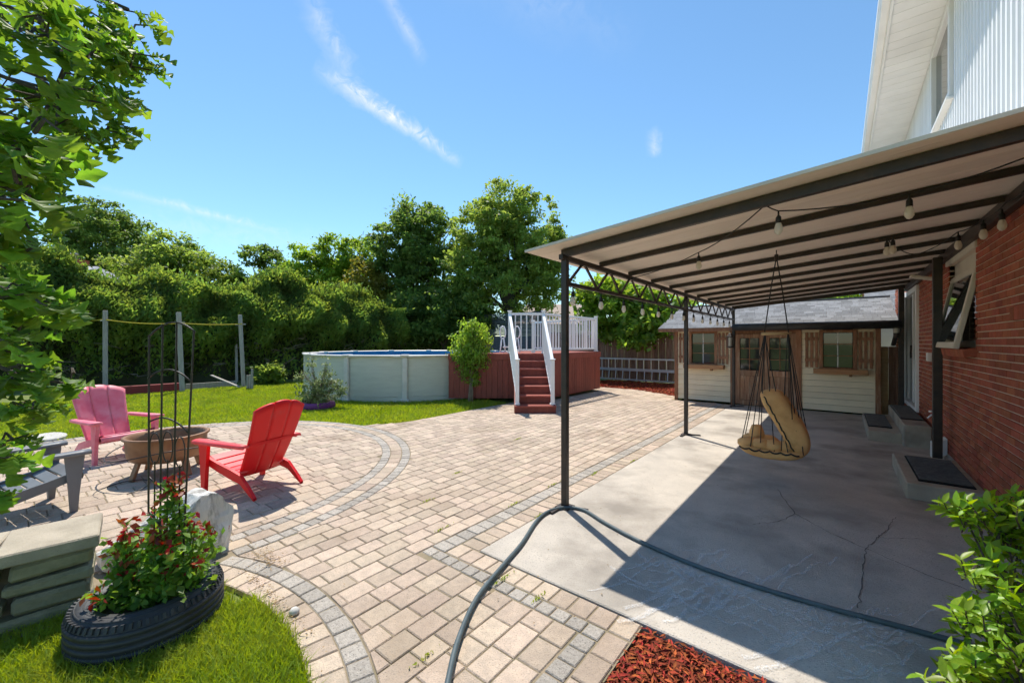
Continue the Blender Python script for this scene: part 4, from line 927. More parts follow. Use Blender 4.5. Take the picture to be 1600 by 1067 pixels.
# fire bowl on legs
fb = thing('fire_bowl', 'rusty copper drum fire bowl on legs between the chairs', 'fire pit', (-6.38, 1.20, .016))
one('bowl', 'copper', fb, lambda b: b.lathe([(.001, .17), (.22, .16), (.34, .20), (.375, .25), (.385, .34), (.39, .44), (.415, .455), (.415, .475), (.375, .475), (.365, .40), (.33, .27), (.20, .22), (.001, .215)], (-6.38, 1.2, .016), 36), True)
one('ash', 'ash', fb, lambda b: b.lathe([(.001, .31), (.2, .30), (.345, .28)], (-6.38, 1.2, .016), 20), True)
for k in range(4):
    a = R(20+90*k); one('leg', 'copper', fb, lambda b: b.bar((-6.38+math.cos(a)*.30, 1.2+math.sin(a)*.30, .22), (-6.38+math.cos(a)*.37, 1.2+math.sin(a)*.37, .016), .075, .03, .006))
one('handle_ring', 'black', fb, lambda b: b.tube([(-6.38+math.cos(t)*.55, 1.2+math.sin(t)*.55, .33+.05*math.cos(t*2)) for t in [i*2*math.pi/40 for i in range(41)]], .007, 5), True)
tag(one('bent_wire', 'black', None, lambda b: b.tube([Vector((-6.0+math.cos(t)*.26, .75+math.sin(t)*.22, .03+.02*math.sin(t))) for t in [i*.2 for i in range(27)]], .006, 5), True), 'loose bent wire hoop lying on the pavers by the fire bowl', 'wire')

# ================================================================== SEAT WALL, BOULDER, TYRE
sw_ = thing('seat_wall', 'low stacked stone seat wall with flat cap stones at lower left', 'wall', (-3.65, -.3, 0))
wx = lambda y: -3.44-.10*(.36-y)*(.36-y)*.9-.10*(.36-y)
y = .36; k = 0
for k in range(5):
    y1 = y-.40; c = Vector(((wx(y)+wx(y1))/2-.20, (y+y1)/2, .425)); rot = rot_to(Vector((wx(y)-wx(y1), y-y1, 0)))
    one('cap_stone', 'cap', sw_, lambda b: b.box(c, (.44, .397, .072), rot, .008)); y = y1
def stone(b, c, s, rot):
    bb = MB(); bb.box((0, 0, 0), s, None, .018); f = Vector((random.random()*50, 3, 9))
    # knobbly split face
    vs = [Vector(v)+Vector((noise.noise(Vector(v)*9+f), noise.noise(Vector(v)*9+f*2), noise.noise(Vector(v)*9+f*3)))*.016 for v in bb.v]
    b.add([rot @ v+Vector(c) for v in vs], bb.f)
z = 0.0
for h in (.088, .10, .085, .10):
    y = .34+random.uniform(-.02, 0)
    while y > -1.6:
        l = random.uniform(.22, .46); y1 = y-l; xm = (wx(y)+wx(y1))/2; rot = rot_to(Vector((wx(y)-wx(y1), y-y1, 0)))
        one('wall_stone', 'wallstone', sw_, lambda b: stone(b, (xm-.18+random.uniform(-.012, .008), (y+y1)/2, z+h/2), (.30, l-.014, h-.013), rot)); y = y1
    z += h
one('wall_core', 'soil', sw_, lambda b: b.box((-3.76, -.55, .18), (.14, 1.7, .35), rot_to(Vector((.14, 1, 0)))))
bd = MB()
def boulder():
    n, k = 44, 26; vs = []; c = Vector((-3.93, .76, .0)); rr = random.Random(4)
    cuts = [(Vector((rr.gauss(0, 1), rr.gauss(0, 1), rr.gauss(.2, .6))).normalized(), rr.uniform(.30, .40)) for _ in range(16)]+[(Vector((.12, .05, 1)).normalized(), .49), (Vector((-.2, .2, 1)).normalized(), .53), (Vector((1, .25, .12)).normalized(), .33)]
    for i in range(k):
        ph = math.pi*.5*i/(k-1)
        for j in range(n):
            a = 2*math.pi*j/n; q_ = Vector((math.cos(a)*math.cos(ph*.985)*.47, math.sin(a)*math.cos(ph*.985)*.44, math.sin(ph)*.74))
            for nn, kk in cuts:
                e = q_.dot(nn)-kk
                if e > 0: q_ -= nn*e*.94
            q_ *= 1+noise.fractal(q_*6, 1.0, 2.0, 5)*.05+noise.noise(q_*17)*.018-.11*max(0, noise.noise(Vector((q_.x*15, q_.y*15, q_.z*3.5))))*(1-ph/1.6); q_.z = max(q_.z, 0); vs.append(c+q_)
    fs = [(i*n+j, i*n+(j+1) % n, (i+1)*n+(j+1) % n, (i+1)*n+j) for i in range(k-1) for j in range(n)]; bd.add(vs, fs)
boulder(); tag(obj('boulder', bd, 'boulder'), 'white rough boulder at the end of the seat wall', 'boulder')

def tyre(name, label, c, Ro, Ri, h, m, cat='planter', tread=True):
    t = thing(name, label, cat, c); c = Vector(c)
    one('tyre_body', m, t, lambda b: b.lathe([(Ri, h*.30), (Ri-.008, h*.10), (Ri+.02, .02), (Ri+.06, .0), (Ro-.03, .012), (Ro-.008, .03), (Ro, h*.3), (Ro, h*.7), (Ro-.010, h*.90), (Ro-.035, h*.985), (Ri+.08, h*1.02), (Ri+.035, h*1.0), (Ri+.03, h*.985), (Ri+.012, h*.985), (Ri, h*.93), (Ri+.01, h*.75), (Ri+.06, h*.5)], c, 64), True)
    if tread:
        for zz in (.26, .42, .58, .74):
            one('tread_rib', m, t, lambda b: b.lathe([(Ro-.004, h*zz-.014), (Ro+.007, h*zz-.011), (Ro+.007, h*zz+.011), (Ro-.004, h*zz+.014)], c, 64), True)
        sb = MB()
        for k in range(64):
            a = 2*math.pi*k/64; sb.box(c+Vector((math.cos(a)*(Ro-.012), math.sin(a)*(Ro-.012), h*.89)), (.022, .016, h*.14), Matrix.Rotation(a, 3, 'Z') @ Matrix.Rotation(R(-22), 3, 'Y'), .002)
            sb.box(c+Vector((math.cos(a)*(Ro-.006), math.sin(a)*(Ro-.006), h*.12)), (.022, .016, h*.12), Matrix.Rotation(a, 3, 'Z'), .002)
        tag(obj('shoulder_blocks', sb, m, t), kind='stuff')
        for r_ in (Ri+.05, Ri+.085): one('sidewall_ring', m, t, lambda b: b.lathe([(r_-.004, h*1.0), (r_, h*1.035), (r_+.004, h*1.0)], c, 48), True)
    one('soil', 'soil', t, lambda b: b.lathe([(.001, h*.66), (Ri*.6, h*.64), (Ri+.04, h*.55)], c, 24), True)
    return t
TC = Vector((-3.06, .50, -.02)); tyre('tyre_planter', 'black car tyre planter holding the rose bush', TC, .335, .215, .225, 'tyre')
PT = gnd(497, 638); tyre('purple_planter', 'purple painted tyre planter on the lawn before the pool', PT, .39, .25, .16, 'purple', tread=False)

# trellis in the tyre
tr = thing('garden_trellis', 'tall black metal arched trellis standing in the tyre planter', 'trellis', TC+Vector((0, 0, .1)))
dT = 2.36
tp_ = lambda u, v, dd=0: at(u, v, dT+dd)
for u0, v0, u1, v1 in ((233, 523, 232, 800), (254, 506, 250, 840), (276, 503, 271, 850), (303, 517, 286, 870)): one('upright', 'black', tr, lambda b: b.tube([tp_(u0, v0), tp_(u1, v1)], .0052, 6))
def arcb(b, ua, va, ub, vb, hgt, r=.0048): b.tube([tp_(ua+(ub-ua)*t, va+(vb-va)*t-hgt*4*t*(1-t)) for t in [i/14 for i in range(15)]], r, 6)
for a in ((232, 527, 305, 519, 19), (231, 591, 298, 596, 16), (232, 660, 294, 676, 14), (233, 745, 291, 760, -14), (234, 800, 288, 836, -10)): one('arch', 'black', tr, lambda b: arcb(b, *a), True)
for (u0, v0) in ((242, 700), (262, 698), (281, 706)):
    one('scroll_loop', 'black', tr, lambda b: b.tube([tp_(u0+8*math.sin(t)*(1 if t < math.pi*2 else .6), v0-24*math.cos(t)) for t in [i*2*math.pi/18 for i in range(19)]], .0036, 5), True)
    one('scroll_stem', 'black', tr, lambda b: b.tube([tp_(u0, v0+20), tp_(u0-1, v0+130)], .004, 5))

# ================================================================== POSTS AND TIMBER BY THE HEDGE
for (u, v, top, lab, lean) in ((164.5, 608, 485, 'leftmost grey wooden line post before the cedar hedge', 0), (285, 612, 488, 'leaning grey wooden line post at the end of the red beam', -6), (381, 605, 492, 'rightmost grey wooden line post, beside a second thinner post', -6), (370, 596, 496, 'thinner grey wooden post just behind the rightmost line post', -2)):
    p = gnd(u, v); d = depth(p); q_ = at(u+lean, top, d); w = .125 if u < 300 else (.11 if u > 375 else .085)
    t = thing('line_post', lab, 'post', p, group='wooden line posts'); one('post_shaft', 'post', t, lambda b: b.bar(p-UP*.1, q_, w, w*.9, .01, up=Vector((1, 0, 0)))); one('cross_peg', 'post', t, lambda b: b.bar(q_-UP*.35-RT*.16, q_-UP*.33+RT*.2, .04, .05))
pa, pb, pc_ = at(164, 499, 13.87), at(283, 505, 12.9), at(378, 506, 14.4)
tag(one('yellow_cord', 'string', None, lambda b: b.tube(sag([at(120, 498, 15), pa, pb, pc_], 8, .02), .018, 5)), 'yellow cord strung between the wooden line posts', 'cord')
tag(one('red_beam', 'redbeam', None, lambda b: b.bar(gnd(180, 619)+UP*.14, gnd(284, 611)+UP*.14, .16, .28, .015)), 'long red painted timber lying at the back of the lawn', 'timber')
tag(one('loose_board', 'post', None, lambda b: b.bar(gnd(375, 607)+UP*.05, at(330, 586, 14.2), .10, .03, .004)), 'pale loose board leaning beside the line posts', 'board')
tag(one('edging_board', 'post', None, lambda b: b.bar(gnd(290, 609)+UP*.10, gnd(370, 603)+UP*.10, .05, .2, .01)), 'grey edging plank between the line posts', 'board')
st_ = thing('stake_stack', 'short pale wooden stakes standing right of the line posts', 'stakes', gnd(390, 608))
for u, h in ((387, .48), (391, .5), (394, .70)): one('stake', 'post', st_, lambda b: b.box(gnd(u, 608)+UP*h/2, (.06, .06, h), None, .006))
tag(one('stepping_stone', 'stone', None, lambda b: b.prism([Vector((-10.2+math.cos(t)*.36*(1+.1*math.sin(3*t)), .36+math.sin(t)*.24)) for t in [i*2*math.pi/14 for i in range(14)]], -.05, .055, .012)), 'flat white stepping stone on the lawn left of the pink chair', 'stone')
tag(one('pebble', 'stone', None, lambda b: b.lathe([(.0, .035), (.018, .032), (.03, .018), (.028, .004), (0, 0)], (-2.48, 1.04, .016), 9), True), 'single pale pebble on the pavers beside the corner grass', 'pebble')

# ================================================================== NEIGHBOURS
def gable(name, label, c, sx, sy, hw, hr, mroof, rz_=0.0, chim=False):
    t = thing(name, label, 'house', c, rz_)
    one('wall', 'stucco', t, lambda b: b.box((0, 0, hw/2), (sx, sy, hw)), local=True)
    rf = one('roof', mroof, t, lambda b: b.add([(-sx/2-.4, -sy/2-.4, hw-.1), (sx/2+.4, -sy/2-.4, hw-.1), (sx/2+.4, sy/2+.4, hw-.1), (-sx/2-.4, sy/2+.4, hw-.1), (-sx/2+1, 0, hr), (sx/2-1, 0, hr)], [(0, 1, 5, 4), (2, 3, 4, 5), (1, 2, 5), (3, 0, 4), (0, 1, 2, 3)], None, True), local=True)
    one('window', 'glass', t, lambda b: b.box((0, -sy/2-.02, hw*.6), (1.4, .06, 1.0)), local=True)
    if chim:
        ch = one('chimney', 'brick', rf, lambda b: b.box((sx*.2, .3, hr), (1.1, .7, .9)), local=True); one('chimney_pot', 'alu', rf, lambda b: b.lathe([(.13, 0), (.13, .3), (.2, .34), (.2, .38), (0, .42)], (sx*.2, .3, hr+.45), 10), local=True)
p = at(60, 0, 24); gable('neighbour_house', 'grey roofed neighbour house with chimney behind the oak leaves', (p.x, p.y, 0), 9, 7, 4.4, 6.1, 'roofgrey', YAW, True)
p = at(868, 0, 32); gable('neighbour_house', 'beige roofed neighbour house seen above the pool railing', (p.x, p.y, 0), 6.5, 6, 3.0, 4.6, 'roofbeige', YAW)
ng = thing('neighbour_garage', 'grey shingled garage behind the right end of the shed', 'garage', (2.4, 18, 0))
one('wall', 'stucco', ng, lambda b: b.box((2.6, 18.2, 1.1), (3.9, 5.4, 2.2)))
g2 = lambda y: 2.15+(y-15.2)*.45
one('roof_deck', 'fence', ng, lambda b: b.add([(.60, 15.2, g2(15.2)), (4.7, 15.2, g2(15.2)), (4.7, 18.2, g2(18.2)), (.60, 18.2, g2(18.2)), (.6, 21.2, 2.15), (4.7, 21.2, 2.15)], [(0, 1, 2, 3), (3, 2, 5, 4)]))
sg = MB(); shingles(sg, .6, 4.7, 15.2, 18.2, lambda y: g2(y)+.012, .17, .45); tag(obj('roof_shingles', sg, 'shingle', ng), kind='stuff')
up_ = thing('utility_pole', 'pale utility pole rising behind the hedge', 'pole', at(517, 0, 30).xy.to_3d()); pz = at(517, 437, 30)
one('pole', 'post', up_, lambda b: b.tube([(pz.x, pz.y, -.1), tuple(pz)], [.16, .12], 8)); one('wires', 'wire', up_, lambda b: b.tube(sag([at(300, 452, 34), at(517, 448, 30), at(700, 455, 30)], 8, .02), .012, 4))

# ================================================================== CEDAR HEDGE
hg = thing('cedar_hedge', 'tall dense cedar hedge along the back of the lawn', 'hedge', (-18, 8, 0))
HL = [(-24.0, -5.0), (-21.6, 0.0), (-19.4, 4.0), (-17.9, 7.5), (-17.2, 12), (-16.6, 19)]
hy = np.array([p[1] for p in HL]); hx = np.array([p[0] for p in HL])
def hedge_top(y): return 4.0+.35*math.sin(y*1.9)+.3*math.sin(y*.83+1)+.35*noise.noise(Vector((y*1.3, 2, 0)))
n = 56000; yy = RNG.uniform(-5, 19, n); top = np.array([hedge_top(a) for a in yy])-.02*(yy-8)
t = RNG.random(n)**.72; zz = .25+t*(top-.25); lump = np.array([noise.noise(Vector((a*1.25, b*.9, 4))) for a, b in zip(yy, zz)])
prof = np.interp(zz, [0, 1.0, 1.9, 2.5, 3.3, 4.2, 5], [-.75, -.65, -.10, .15, -.35, -1.1, -1.8])
xx = np.interp(yy, hy, hx)+prof+lump*.80+.12-np.abs(RNG.normal(size=n))*.20
keep = RNG.random(n) < np.interp(zz, [.2, 1.3, 2.3], [.30, .55, 1.0])
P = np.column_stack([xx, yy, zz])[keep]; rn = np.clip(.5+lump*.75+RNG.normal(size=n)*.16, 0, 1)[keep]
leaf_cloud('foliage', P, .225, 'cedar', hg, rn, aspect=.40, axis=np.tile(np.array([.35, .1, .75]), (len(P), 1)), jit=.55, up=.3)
nt_ = 24000; y2 = RNG.uniform(-5, 19, nt_); z2 = np.array([hedge_top(a) for a in y2])-.02*(y2-8); P2 = np.column_stack([np.interp(y2, hy, hx)-1.0-RNG.random(nt_)*1.6+RNG.normal(size=nt_)*.1, y2, z2+RNG.normal(size=nt_)*.22-.05])
leaf_cloud('top_foliage', P2, .20, 'cedar', hg, None, aspect=.42, axis=np.tile(np.array([.2, .1, .8]), (nt_, 1)), jit=.5, up=.3)
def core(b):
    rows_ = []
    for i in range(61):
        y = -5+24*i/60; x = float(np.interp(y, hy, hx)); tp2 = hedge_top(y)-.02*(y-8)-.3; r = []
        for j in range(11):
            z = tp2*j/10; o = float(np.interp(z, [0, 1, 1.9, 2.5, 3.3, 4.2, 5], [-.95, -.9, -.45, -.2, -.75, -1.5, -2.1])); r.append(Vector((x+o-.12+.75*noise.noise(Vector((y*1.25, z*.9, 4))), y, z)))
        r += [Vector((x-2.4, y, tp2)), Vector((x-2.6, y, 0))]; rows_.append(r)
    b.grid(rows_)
one('light_block_core', 'inner', hg, core, True)  # dark core added behind the foliage to block light
for k in range(70):
    y = random.uniform(0, 14); x = float(np.interp(y, hy, hx))-.55+random.uniform(-.1, .25); z = random.uniform(.3, 2.0)
    pts = [Vector((x-.2, y, z))]
    for s in range(4): pts.append(pts[-1]+Vector((random.uniform(0, .22), random.uniform(-.4, .4), random.uniform(-.12, .2))))
    one('bare_branch', 'twig', hg, lambda b: b.tube(pts, [.022, .018, .014, .010, .006], 5), True)
# ground cover clump at the hedge foot
pc2 = gnd(420, 600)
tree('leafy_shrub', 'low dark green leafy shrub at the foot of the hedge', pc2, [(pc2.x, pc2.y, .38, .55, .55, .38)], 60, 30, .11, .13, 'leafB', .03, aspect=.8, stems=3)

# ================================================================== TREES BEHIND
def LB(u, v, d, ru, rv, rd=None):
    p = at(u, v, d); a = ru*d/F; return (p.x, p.y, p.z, a, rd if rd else a, rv*d/F)
def bp(u, d): p = at(u, 535, d); return (p.x, p.y, 0)
G = 'trees rising behind the garden'
tree('background_tree', 'dark maple tree at far left above the neighbour roof', bp(168, 31), [LB(165, 385, 31, 62, 52), LB(140, 420, 31, 45, 55), LB(205, 400, 31, 38, 42), LB(160, 350, 31, 40, 28), LB(120, 365, 31, 25, 30)], 330, 66, .33, .27, 'leafA', .25, G)
tree('background_tree', 'lighter rounded tree right of the dark maple at left', bp(272, 28), [LB(262, 425, 28, 55, 46), LB(310, 432, 28, 42, 38), LB(222, 440, 28, 40, 42), LB(275, 400, 28, 35, 25), LB(340, 450, 28, 35, 30)], 320, 66, .30, .24, 'leafB', .22, G)
tree('background_tree', 'small airy dark tree with sky gaps above the hedge', bp(408, 29), [LB(402, 400, 29, 20, 17), LB(425, 412, 29, 18, 22), LB(395, 430, 29, 20, 20), LB(440, 440, 29, 22, 26), LB(375, 450, 29, 26, 22)], 90, 70, .26, .24, 'leafA', .14, G)
tree('background_tree', 'bright green bushy tree in the middle above the hedge', bp(505, 28), [LB(480, 415, 28, 30, 32), LB(525, 402, 28, 34, 30), LB(560, 398, 28, 28, 26), LB(500, 440, 28, 46, 34), LB(545, 435, 28, 40, 34), LB(458, 440, 28, 24, 30)], 260, 66, .30, .25, 'leafC', .2, G)
tree('background_tree', 'yellowish tree in front of the middle trees', bp(572, 24), [LB(572, 440, 24, 26, 28), LB(555, 455, 24, 20, 24), LB(592, 460, 24, 20, 26)], 110, 52, .24, .20, 'leafY', .1, G)
tree('background_tree', 'tall dark tree left of the largest tree', bp(652, 25), [LB(655, 345, 25, 38, 34), LB(632, 385, 25, 46, 44), LB(675, 380, 25, 46, 48), LB(640, 440, 25, 52, 50), LB(680, 440, 25, 50, 56), LB(610, 410, 25, 28, 32), LB(650, 490, 25, 56, 40)], 420, 66, .30, .25, 'leafA', .25, G)
tree('background_tree', 'largest light green tree behind the white railing', bp(790, 22), [LB(790, 332, 22, 48, 38), LB(755, 370, 22, 46, 44), LB(825, 362, 22, 48, 46), LB(795, 400, 22, 66, 50), LB(745, 425, 22, 42, 46), LB(848, 400, 22, 40, 40), LB(790, 455, 22, 74, 42), LB(850, 450, 22, 34, 38), LB(735, 470, 22, 36, 36), LB(870, 380, 22, 18, 20), LB(770, 350, 22, 40, 36), LB(820, 430, 22, 50, 36)], 760, 70, .25, .19, 'leafB', .22, G)
tree('background_tree', 'dark undergrowth tree below the large trees beside the screen', bp(700, 22), [LB(690, 500, 22, 45, 42), LB(735, 505, 22, 38, 40), LB(640, 510, 22, 45, 36)], 220, 52, .26, .22, 'leafA', .15, G)
tree('overhanging_tree', 'broad leaved tree hanging over the brown fence beside the ladder', bp(985, 17.2), [LB(950, 462, 17.5, 42, 24), LB(1000, 475, 17, 40, 28), LB(920, 470, 18, 26, 24), LB(965, 492, 17.2, 46, 26), LB(1022, 500, 16.4, 30, 26), LB(1000, 520, 16, 26, 22), LB(985, 535, 15.8, 14, 12), LB(1045, 480, 17, 30, 26), LB(940, 515, 17.5, 18, 20), LB(1060, 500, 16.6, 18, 20)], 330, 26, .26, .27, 'leafC', .13, G, aspect=.62, up=.9)
tree('background_tree', 'narrow dark evergreen tree behind the brown fence', bp(968, 21), [LB(968, 500, 21, 13, 24), LB(968, 475, 21, 9, 18), LB(968, 520, 21, 15, 20)], 90, 50, .14, .15, 'leafA', .08, G)
tree('background_tree', 'tree seen in the gap between shed roof and patio cover', bp(1300, 24), [LB(1270, 462, 24, 50, 22), LB(1330, 455, 24, 50, 26), LB(1200, 468, 24, 50, 20), LB(1390, 450, 24, 40, 30)], 170, 52, .28, .24, 'leafC', .15, G)

# ================================================================== GARDEN SHRUBS
q = gnd(736, 628); bu = (q.x, q.y, 0); d = depth(q)
tree('flowering_shrub', 'upright leafy shrub with bare stems in front of the deck', bu, [LB(734, 565, d, 20, 22), LB(737, 535, d, 26, 24), LB(742, 515, d, 22, 14), LB(728, 548, d, 20, 24), LB(748, 545, d, 18, 22), LB(737, 585, d, 13, 15)], 300, 22, .085, .085, 'leafC', .022, stems=4, aspect=.5, bark='twig', shell=.4, up=.1, axis=(.1, .1, .5))
pt = PT+UP*.1; d = depth(PT)
tree('planter_shrub', 'wispy silvery green shrub growing in the purple planter', tuple(pt), [LB(490, 612, d, 18, 18), LB(470, 590, d, 6, 16), LB(486, 580, d, 5, 18), LB(512, 575, d, 6, 22), LB(505, 600, d, 18, 18), LB(525, 600, d, 8, 14), LB(480, 625, d, 18, 10), LB(533, 612, d, 7, 10), LB(505, 625, d, 22, 8)], 180, 14, .075, .075, 'leafS', .012, stems=5, aspect=.5, bark='twig', shell=.2)

# rose bush in the tyre
rb_ = thing('rose_bush', 'rose bush with red young leaves growing in the tyre planter', 'shrub', TC+Vector((0, 0, .14)))
b = MB(); tips = []
for k in range(26):
    a = random.uniform(0, 6.28); r0 = random.uniform(0, .12); base = TC+Vector((math.cos(a)*r0, math.sin(a)*r0+.05, .13)); hgt = random.uniform(.18, .46); ou = random.uniform(.03, .20)
    if k > 23: hgt = random.uniform(.55, .75); ou = .04; a = 1.2+k
    tip = base+Vector((math.cos(a)*ou, math.sin(a)*ou, hgt)); mid = base.lerp(tip, .5)+Vector((math.cos(a), math.sin(a), 0))*.03; b.tube([base, mid, tip], [.006, .005, .003], 5); tips.append((base, mid, tip))
obj('stems', b, 'rose', rb_)
gp, rp_ = [], []
for base, mid, tip in tips:
    n_ = int(52*(tip.z-base.z)/.5)
    for i in range(n_):
        t = (i/n_)**.8; c = base.lerp(mid, t*2) if t < .5 else mid.lerp(tip, t*2-1); o = Vector((random.gauss(0, .05), random.gauss(0, .05), random.gauss(0, .03)))*(1.25-.75*t)
        for j in range(3): (rp_ if t > .88 and random.random() < .75 else gp).append(c+o+Vector((random.gauss(0, .022), random.gauss(0, .022), random.gauss(0, .014))))
leaf_cloud('foliage', np.array(gp), .050, 'rose', rb_, None, aspect=.66, up=.9)
leaf_cloud('red_foliage', np.array(rp_), .05, 'rosered', rb_, None, aspect=.55, up=.5)
rb_.children[-1]['label'] = 'dark red young leaves at the shoot tips'

# ================================================================== FOREGROUND OAK
def oak_mesh(seed):
    r = random.Random(seed); n = 27; vs = []; fs = []
    for i in range(n):
        s = i/(n-1); env = .04+.34*math.sin(min(1, s*.98)*math.pi*.90)**.75*(.50+.65*s); lob = .5-.5*math.cos(s*math.pi*2*4.0+.4)
        w = max(.010, env*(.24+.76*lob**.6)) if 0 < i < n-1 else (.010 if i == 0 else .02)
        if s < .12: w = .010
        sweep = .11*lob; z = -.26*s*s+.035*math.sin(s*9+seed)+.05*lob; tw = .05*math.sin(s*5+seed*2)
        vs += [(-w*(1+r.uniform(-.15, .15)), s+sweep, z+.30*w+tw*w), (0, s, z), (w*(1+r.uniform(-.15, .15)), s+sweep, z+.30*w-tw*w)]
    for i in range(n-1): fs += [(3*i, 3*i+1, 3*i+4, 3*i+3), (3*i+1, 3*i+2, 3*i+5, 3*i+4)]
    return np.array(vs, float), fs
def ell_mesh(seed):
    n = 6; vs = []; fs = []
    for i in range(n):
        s = i/(n-1); w = max(.01, .21*math.sin(math.pi*s**.85)**.8); z = -.10*s*s+.02*math.sin(seed+s*4); vs += [(-w, s, z+.35*w), (0, s, z), (w, s, z+.35*w)]
    for i in range(n-1): fs += [(3*i, 3*i+1, 3*i+4, 3*i+3), (3*i+1, 3*i+2, 3*i+5, 3*i+4)]
    return np.array(vs, float), fs
def foliage(root, name, kinds, T, m, nmax):
    """T: list of (4x4 matrix, rnd); the nmax that show largest become leaf objects, the rest one mesh"""
    def sc(t):
        p = t[0].translation; d = depth(p); u, v = pix(p); return (t[0].col[1].length/max(d, .2))**2 if (d > .2 and -60 < u < 1660 and -60 < v < 1130) else 0
    T.sort(key=lambda t: -sc(t)); off = wloc(root); mes = []
    for i, (vs, fs) in enumerate(kinds):
        for j in range(5):
            me = bpy.data.meshes.new(name); me.from_pydata([tuple(v) for v in vs], [], fs); a = me.attributes.new('rnd', 'FLOAT', 'FACE'); a.data.foreach_set('value', [(j+.5)/5+.04*i]*len(fs))
            me.materials.append(M[m]); me.polygons.foreach_set('use_smooth', [True]*len(fs)); mes.append(me)
    for (mw, r) in T[:nmax]:
        o = bpy.data.objects.new(name, mes[random.randrange(len(mes))]); COL.objects.link(o); o.parent = root; mm = mw.copy(); mm.translation -= off; o.matrix_local = mm
    if len(T) > nmax:
        VV, FF, RR = [], [], []; base = 0
        for mw, r in T[nmax:]:
            vs, fs = kinds[random.randrange(len(kinds))]; a = np.array(mw); VV.append(vs @ a[:3, :3].T+a[:3, 3]); FF.append(np.array(fs)+base); RR.append(np.full(len(fs), r)); base += len(vs)
        tag(mesh_np('leaves', np.concatenate(VV), np.concatenate(FF), np.concatenate(RR), m, root, True), kind='stuff')
def leaf_frame(p, d, nrm, size):
    y = d.normalized(); x = y.cross(nrm)
    if x.length < 1e-3: x = y.cross(Vector((1, 0, 0)))
    x.normalize(); z = x.cross(y); m = Matrix((x*size, y*size, z*size)).transposed().to_4x4(); m.translation = p; return m
ok_ = thing('oak_tree', 'oak tree whose lobed leaves hang into the frame at left', 'tree', view(-3.6, 1.5))
bt = MB(); root_ = view(-3.6, 1.5); bt.tube([root_, view(-3.55, 1.5, 1.2), view(-3.4, 1.55, 2.4), view(-3.3, 1.6, 4.2)], [.13, .11, .09, .05], 10); obj('trunk', bt, 'bark', ok_, True)
LT = []; rO = random.Random(11)
#        u,   v,   d, spread u, v, d,  clusters, leaf size
OZ = [(60, 40, 1.55, 90, 50, .35, 34, .125), (150, 60, 1.7, 60, 50, .3, 26, .115), (200, 100, 1.8, 34, 45, .2, 17, .11), (100, 150, 1.6, 90, 55, .3, 38, .12), (190, 165, 1.8, 40, 30, .2, 15, .11), (60, 225, 1.35, 65, 40, .25, 22, .12),
      (45, 300, 1.3, 45, 45, .25, 17, .12), (120, 215, 1.6, 45, 22, .2, 10, .115), (215, 15, 1.8, 22, 14, .15, 4, .11), (35, 385, 1.25, 42, 42, .2, 15, .105), (60, 465, 1.4, 55, 28, .25, 17, .12), (110, 480, 1.6, 32, 25, .2, 8, .115), (30, 540, 1.5, 36, 40, .3, 14, .115),
      (60, 590, 1.5, 45, 25, .25, 12, .105), (115, 600, 1.6, 26, 14, .15, 6, .105), (35, 650, 1.45, 38, 28, .25, 13, .10), (22, 710, 1.35, 22, 32, .2, 9, .10), (10, 770, 1.3, 12, 20, .15, 3, .10), (-60, 250, 1.5, 50, 250, .4, 40, .12), (-40, 600, 1.5, 40, 150, .4, 18, .11)]
bb = MB()
for (u, v, d, su, sv, sd2, nc, ls) in OZ:
    c = at(u, v, d); st0 = view(-3.4, 1.55, min(3.6, max(1.0, c.z+.35))); bb.tube([st0, st0.lerp(c, .55)+UP*.10, c-RT*.04], [.022, .013, .006], 6)
    for k in range(max(2, int(nc*.68))):
        p = at(u+max(-1.6, min(1.3, rO.gauss(0, .62)))*su, v+max(-1.5, min(1.4, rO.gauss(0, .62)))*sv, d+rO.gauss(0, .6)*sd2)
        tw = (p-c); tw = (tw.normalized() if tw.length > .02 else RT)*.5+RT*.55+Vector((rO.gauss(0, .3), rO.gauss(0, .3), rO.gauss(-.12, .3))); tw.normalize()
        bb.tube([c.lerp(p-tw*.15, .35), p-tw*.09, p], [.006, .004, .0025], 4)
        for j in range(rO.choice((4, 5, 5, 6, 7))):
            e = Vector((rO.gauss(0, 1), rO.gauss(0, 1), rO.gauss(0, .55))); dr2 = (tw*1.0+e*.75+Vector((0, 0, -.18))).normalized(); nrm = (UP*1.2+Vector((rO.gauss(0, .6), rO.gauss(0, .6), rO.gauss(0, .4)))).normalized()
            LT.append((leaf_frame(p-tw*rO.uniform(0, .06), dr2, nrm, ls*.80*rO.uniform(.6, 1.15)), rO.random()))
obj('branches', bb, 'bark', ok_)
foliage(ok_, 'leaf', [oak_mesh(s) for s in range(4)], LT, 'oak', 300)

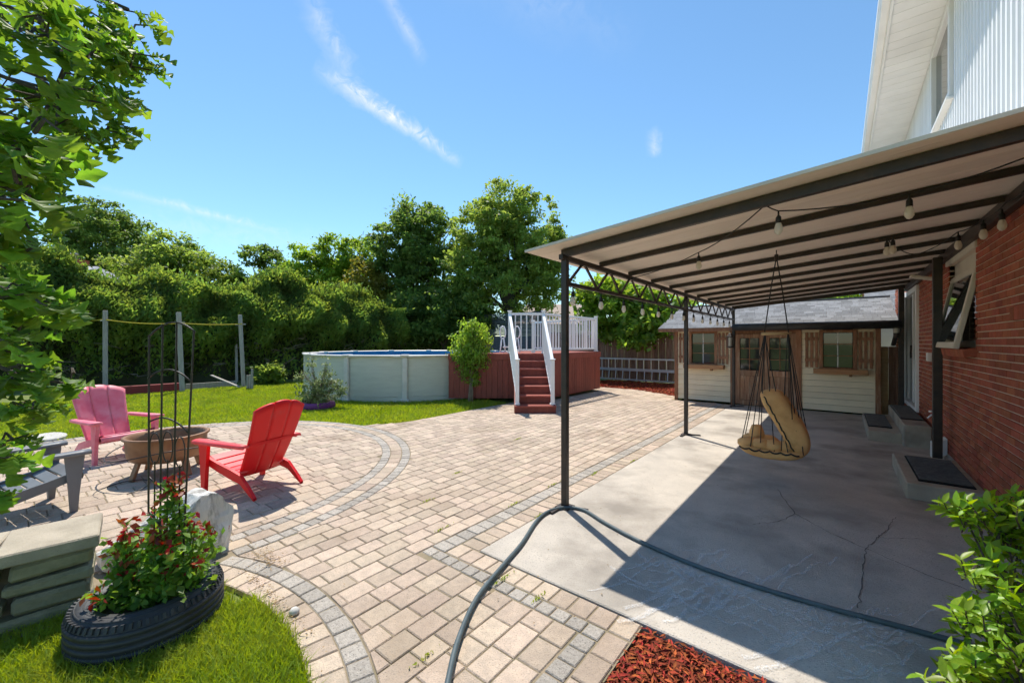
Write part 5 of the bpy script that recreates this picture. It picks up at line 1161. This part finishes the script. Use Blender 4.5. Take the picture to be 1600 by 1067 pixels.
# ================================================================== FOREGROUND SHRUB AT RIGHT
sh0 = Vector((.62, 1.98, 0)); gs = thing('glossy_shrub', 'bright green glossy leaved shrub at the lower right corner', 'shrub', sh0)
LT = []; bb = MB()
for (u, v, d, su, sv, nc) in ((1520, 800, 1.85, 30, 16, 16), (1565, 820, 1.85, 36, 40, 26), (1600, 850, 1.85, 30, 60, 22), (1500, 790, 1.9, 16, 10, 6), (1535, 885, 1.75, 26, 20, 11), (1590, 930, 1.75, 36, 34, 24), (1515, 960, 1.7, 22, 18, 9), (1560, 990, 1.65, 36, 30, 20), (1510, 1040, 1.6, 34, 22, 15), (1580, 1050, 1.6, 40, 34, 24), (1475, 1045, 1.62, 14, 14, 5), (1650, 950, 1.7, 40, 120, 24)):
    c = at(u, v, d); bb.tube([sh0+Vector((rO.uniform(-.1, .1), rO.uniform(-.1, .1), 0)), sh0.lerp(c, .5)+Vector((rO.uniform(-.05, .05), 0, .05)), c], [.009, .006, .003], 6)
    for k in range(int(nc*1.45)):
        p = at(u+rO.gauss(0, .7)*su, v+rO.gauss(0, .7)*sv, d+rO.gauss(0, .10)); tw = ((p-c).normalized()*.5+Vector((-.25, .1, .65))+Vector((rO.gauss(0, .35), rO.gauss(0, .35), rO.gauss(0, .25)))).normalized()
        bb.tube([c.lerp(p, .3), p-tw*.06, p], [.004, .003, .002], 4)
        for j in range(rO.choice((5, 6, 7, 8))):
            a = j*2.4+rO.uniform(-.3, .3); x = tw.orthogonal().normalized(); y = tw.cross(x); dr2 = (tw*rO.uniform(.25, 1.0)+(x*math.cos(a)+y*math.sin(a))*.85).normalized()
            LT.append((leaf_frame(p-tw*.012*j, dr2, (tw+UP*.6).normalized(), .060*rO.uniform(.65, 1.2)), rO.random()))
obj('stems', bb, 'bark', gs)
foliage(gs, 'leaf', [ell_mesh(s) for s in range(3)], LT, 'bushleaf', 300)

# ================================================================== LITTER AND JOINT WEEDS
ln_ = 900; q = np.column_stack([RNG.uniform(-9, -1, ln_), RNG.uniform(.6, 11, ln_)])
k = (np.hypot(q[:, 0]-NC.x, q[:, 1]-NC.y) > 2.05) & ((np.hypot(q[:, 0]-CC.x, q[:, 1]-CC.y) < 3.2) | ((q[:, 0] > -6.6) & (q[:, 0] < 1))) & ((q[:, 1] > 2.3) | (q[:, 0] < -1.0))
q = np.concatenate([q[k], np.array([-3.25, 1.18])+RNG.normal(size=(160, 2))*np.array([.14, .05]), np.array([-2.75, 1.02])+RNG.normal(size=(120, 2))*np.array([.30, .02])])
tag(leaf_cloud('leaf_litter', np.column_stack([q, np.full(len(q), .027)]), .016, 'litter', None, aspect=.5, axis=np.column_stack([RNG.normal(size=(len(q), 2)), np.zeros(len(q))]), jit=.05, up=3), 'dry leaf bits and crumbs scattered over the pavers', 'litter', kind='stuff')
w = [(x, y) for x, y in ((-2.48, 3.1), (-2.48, 3.8), (-2.30, 4.4), (-2.13, 3.0), (-2.62, 2.3), (-1.75, 2.06), (-1.45, 2.06), (-3.2, 2.6), (-3.6, 3.4), (-4.1, 5.2), (-1.62, 1.3), (-2.14, 5.2))]
wq = np.concatenate([np.array(p)+RNG.normal(size=(26, 2))*np.array([.006, .05]) for p in w])
tag(leaf_cloud('joint_weeds', np.column_stack([wq, np.full(len(wq), .026)]), .024, 'grass', None, aspect=.35, axis=np.tile(np.array([0, 0, 1.]), (len(wq), 1)), jit=.6), 'tiny green weeds growing in the paver joints', 'weeds', kind='stuff')
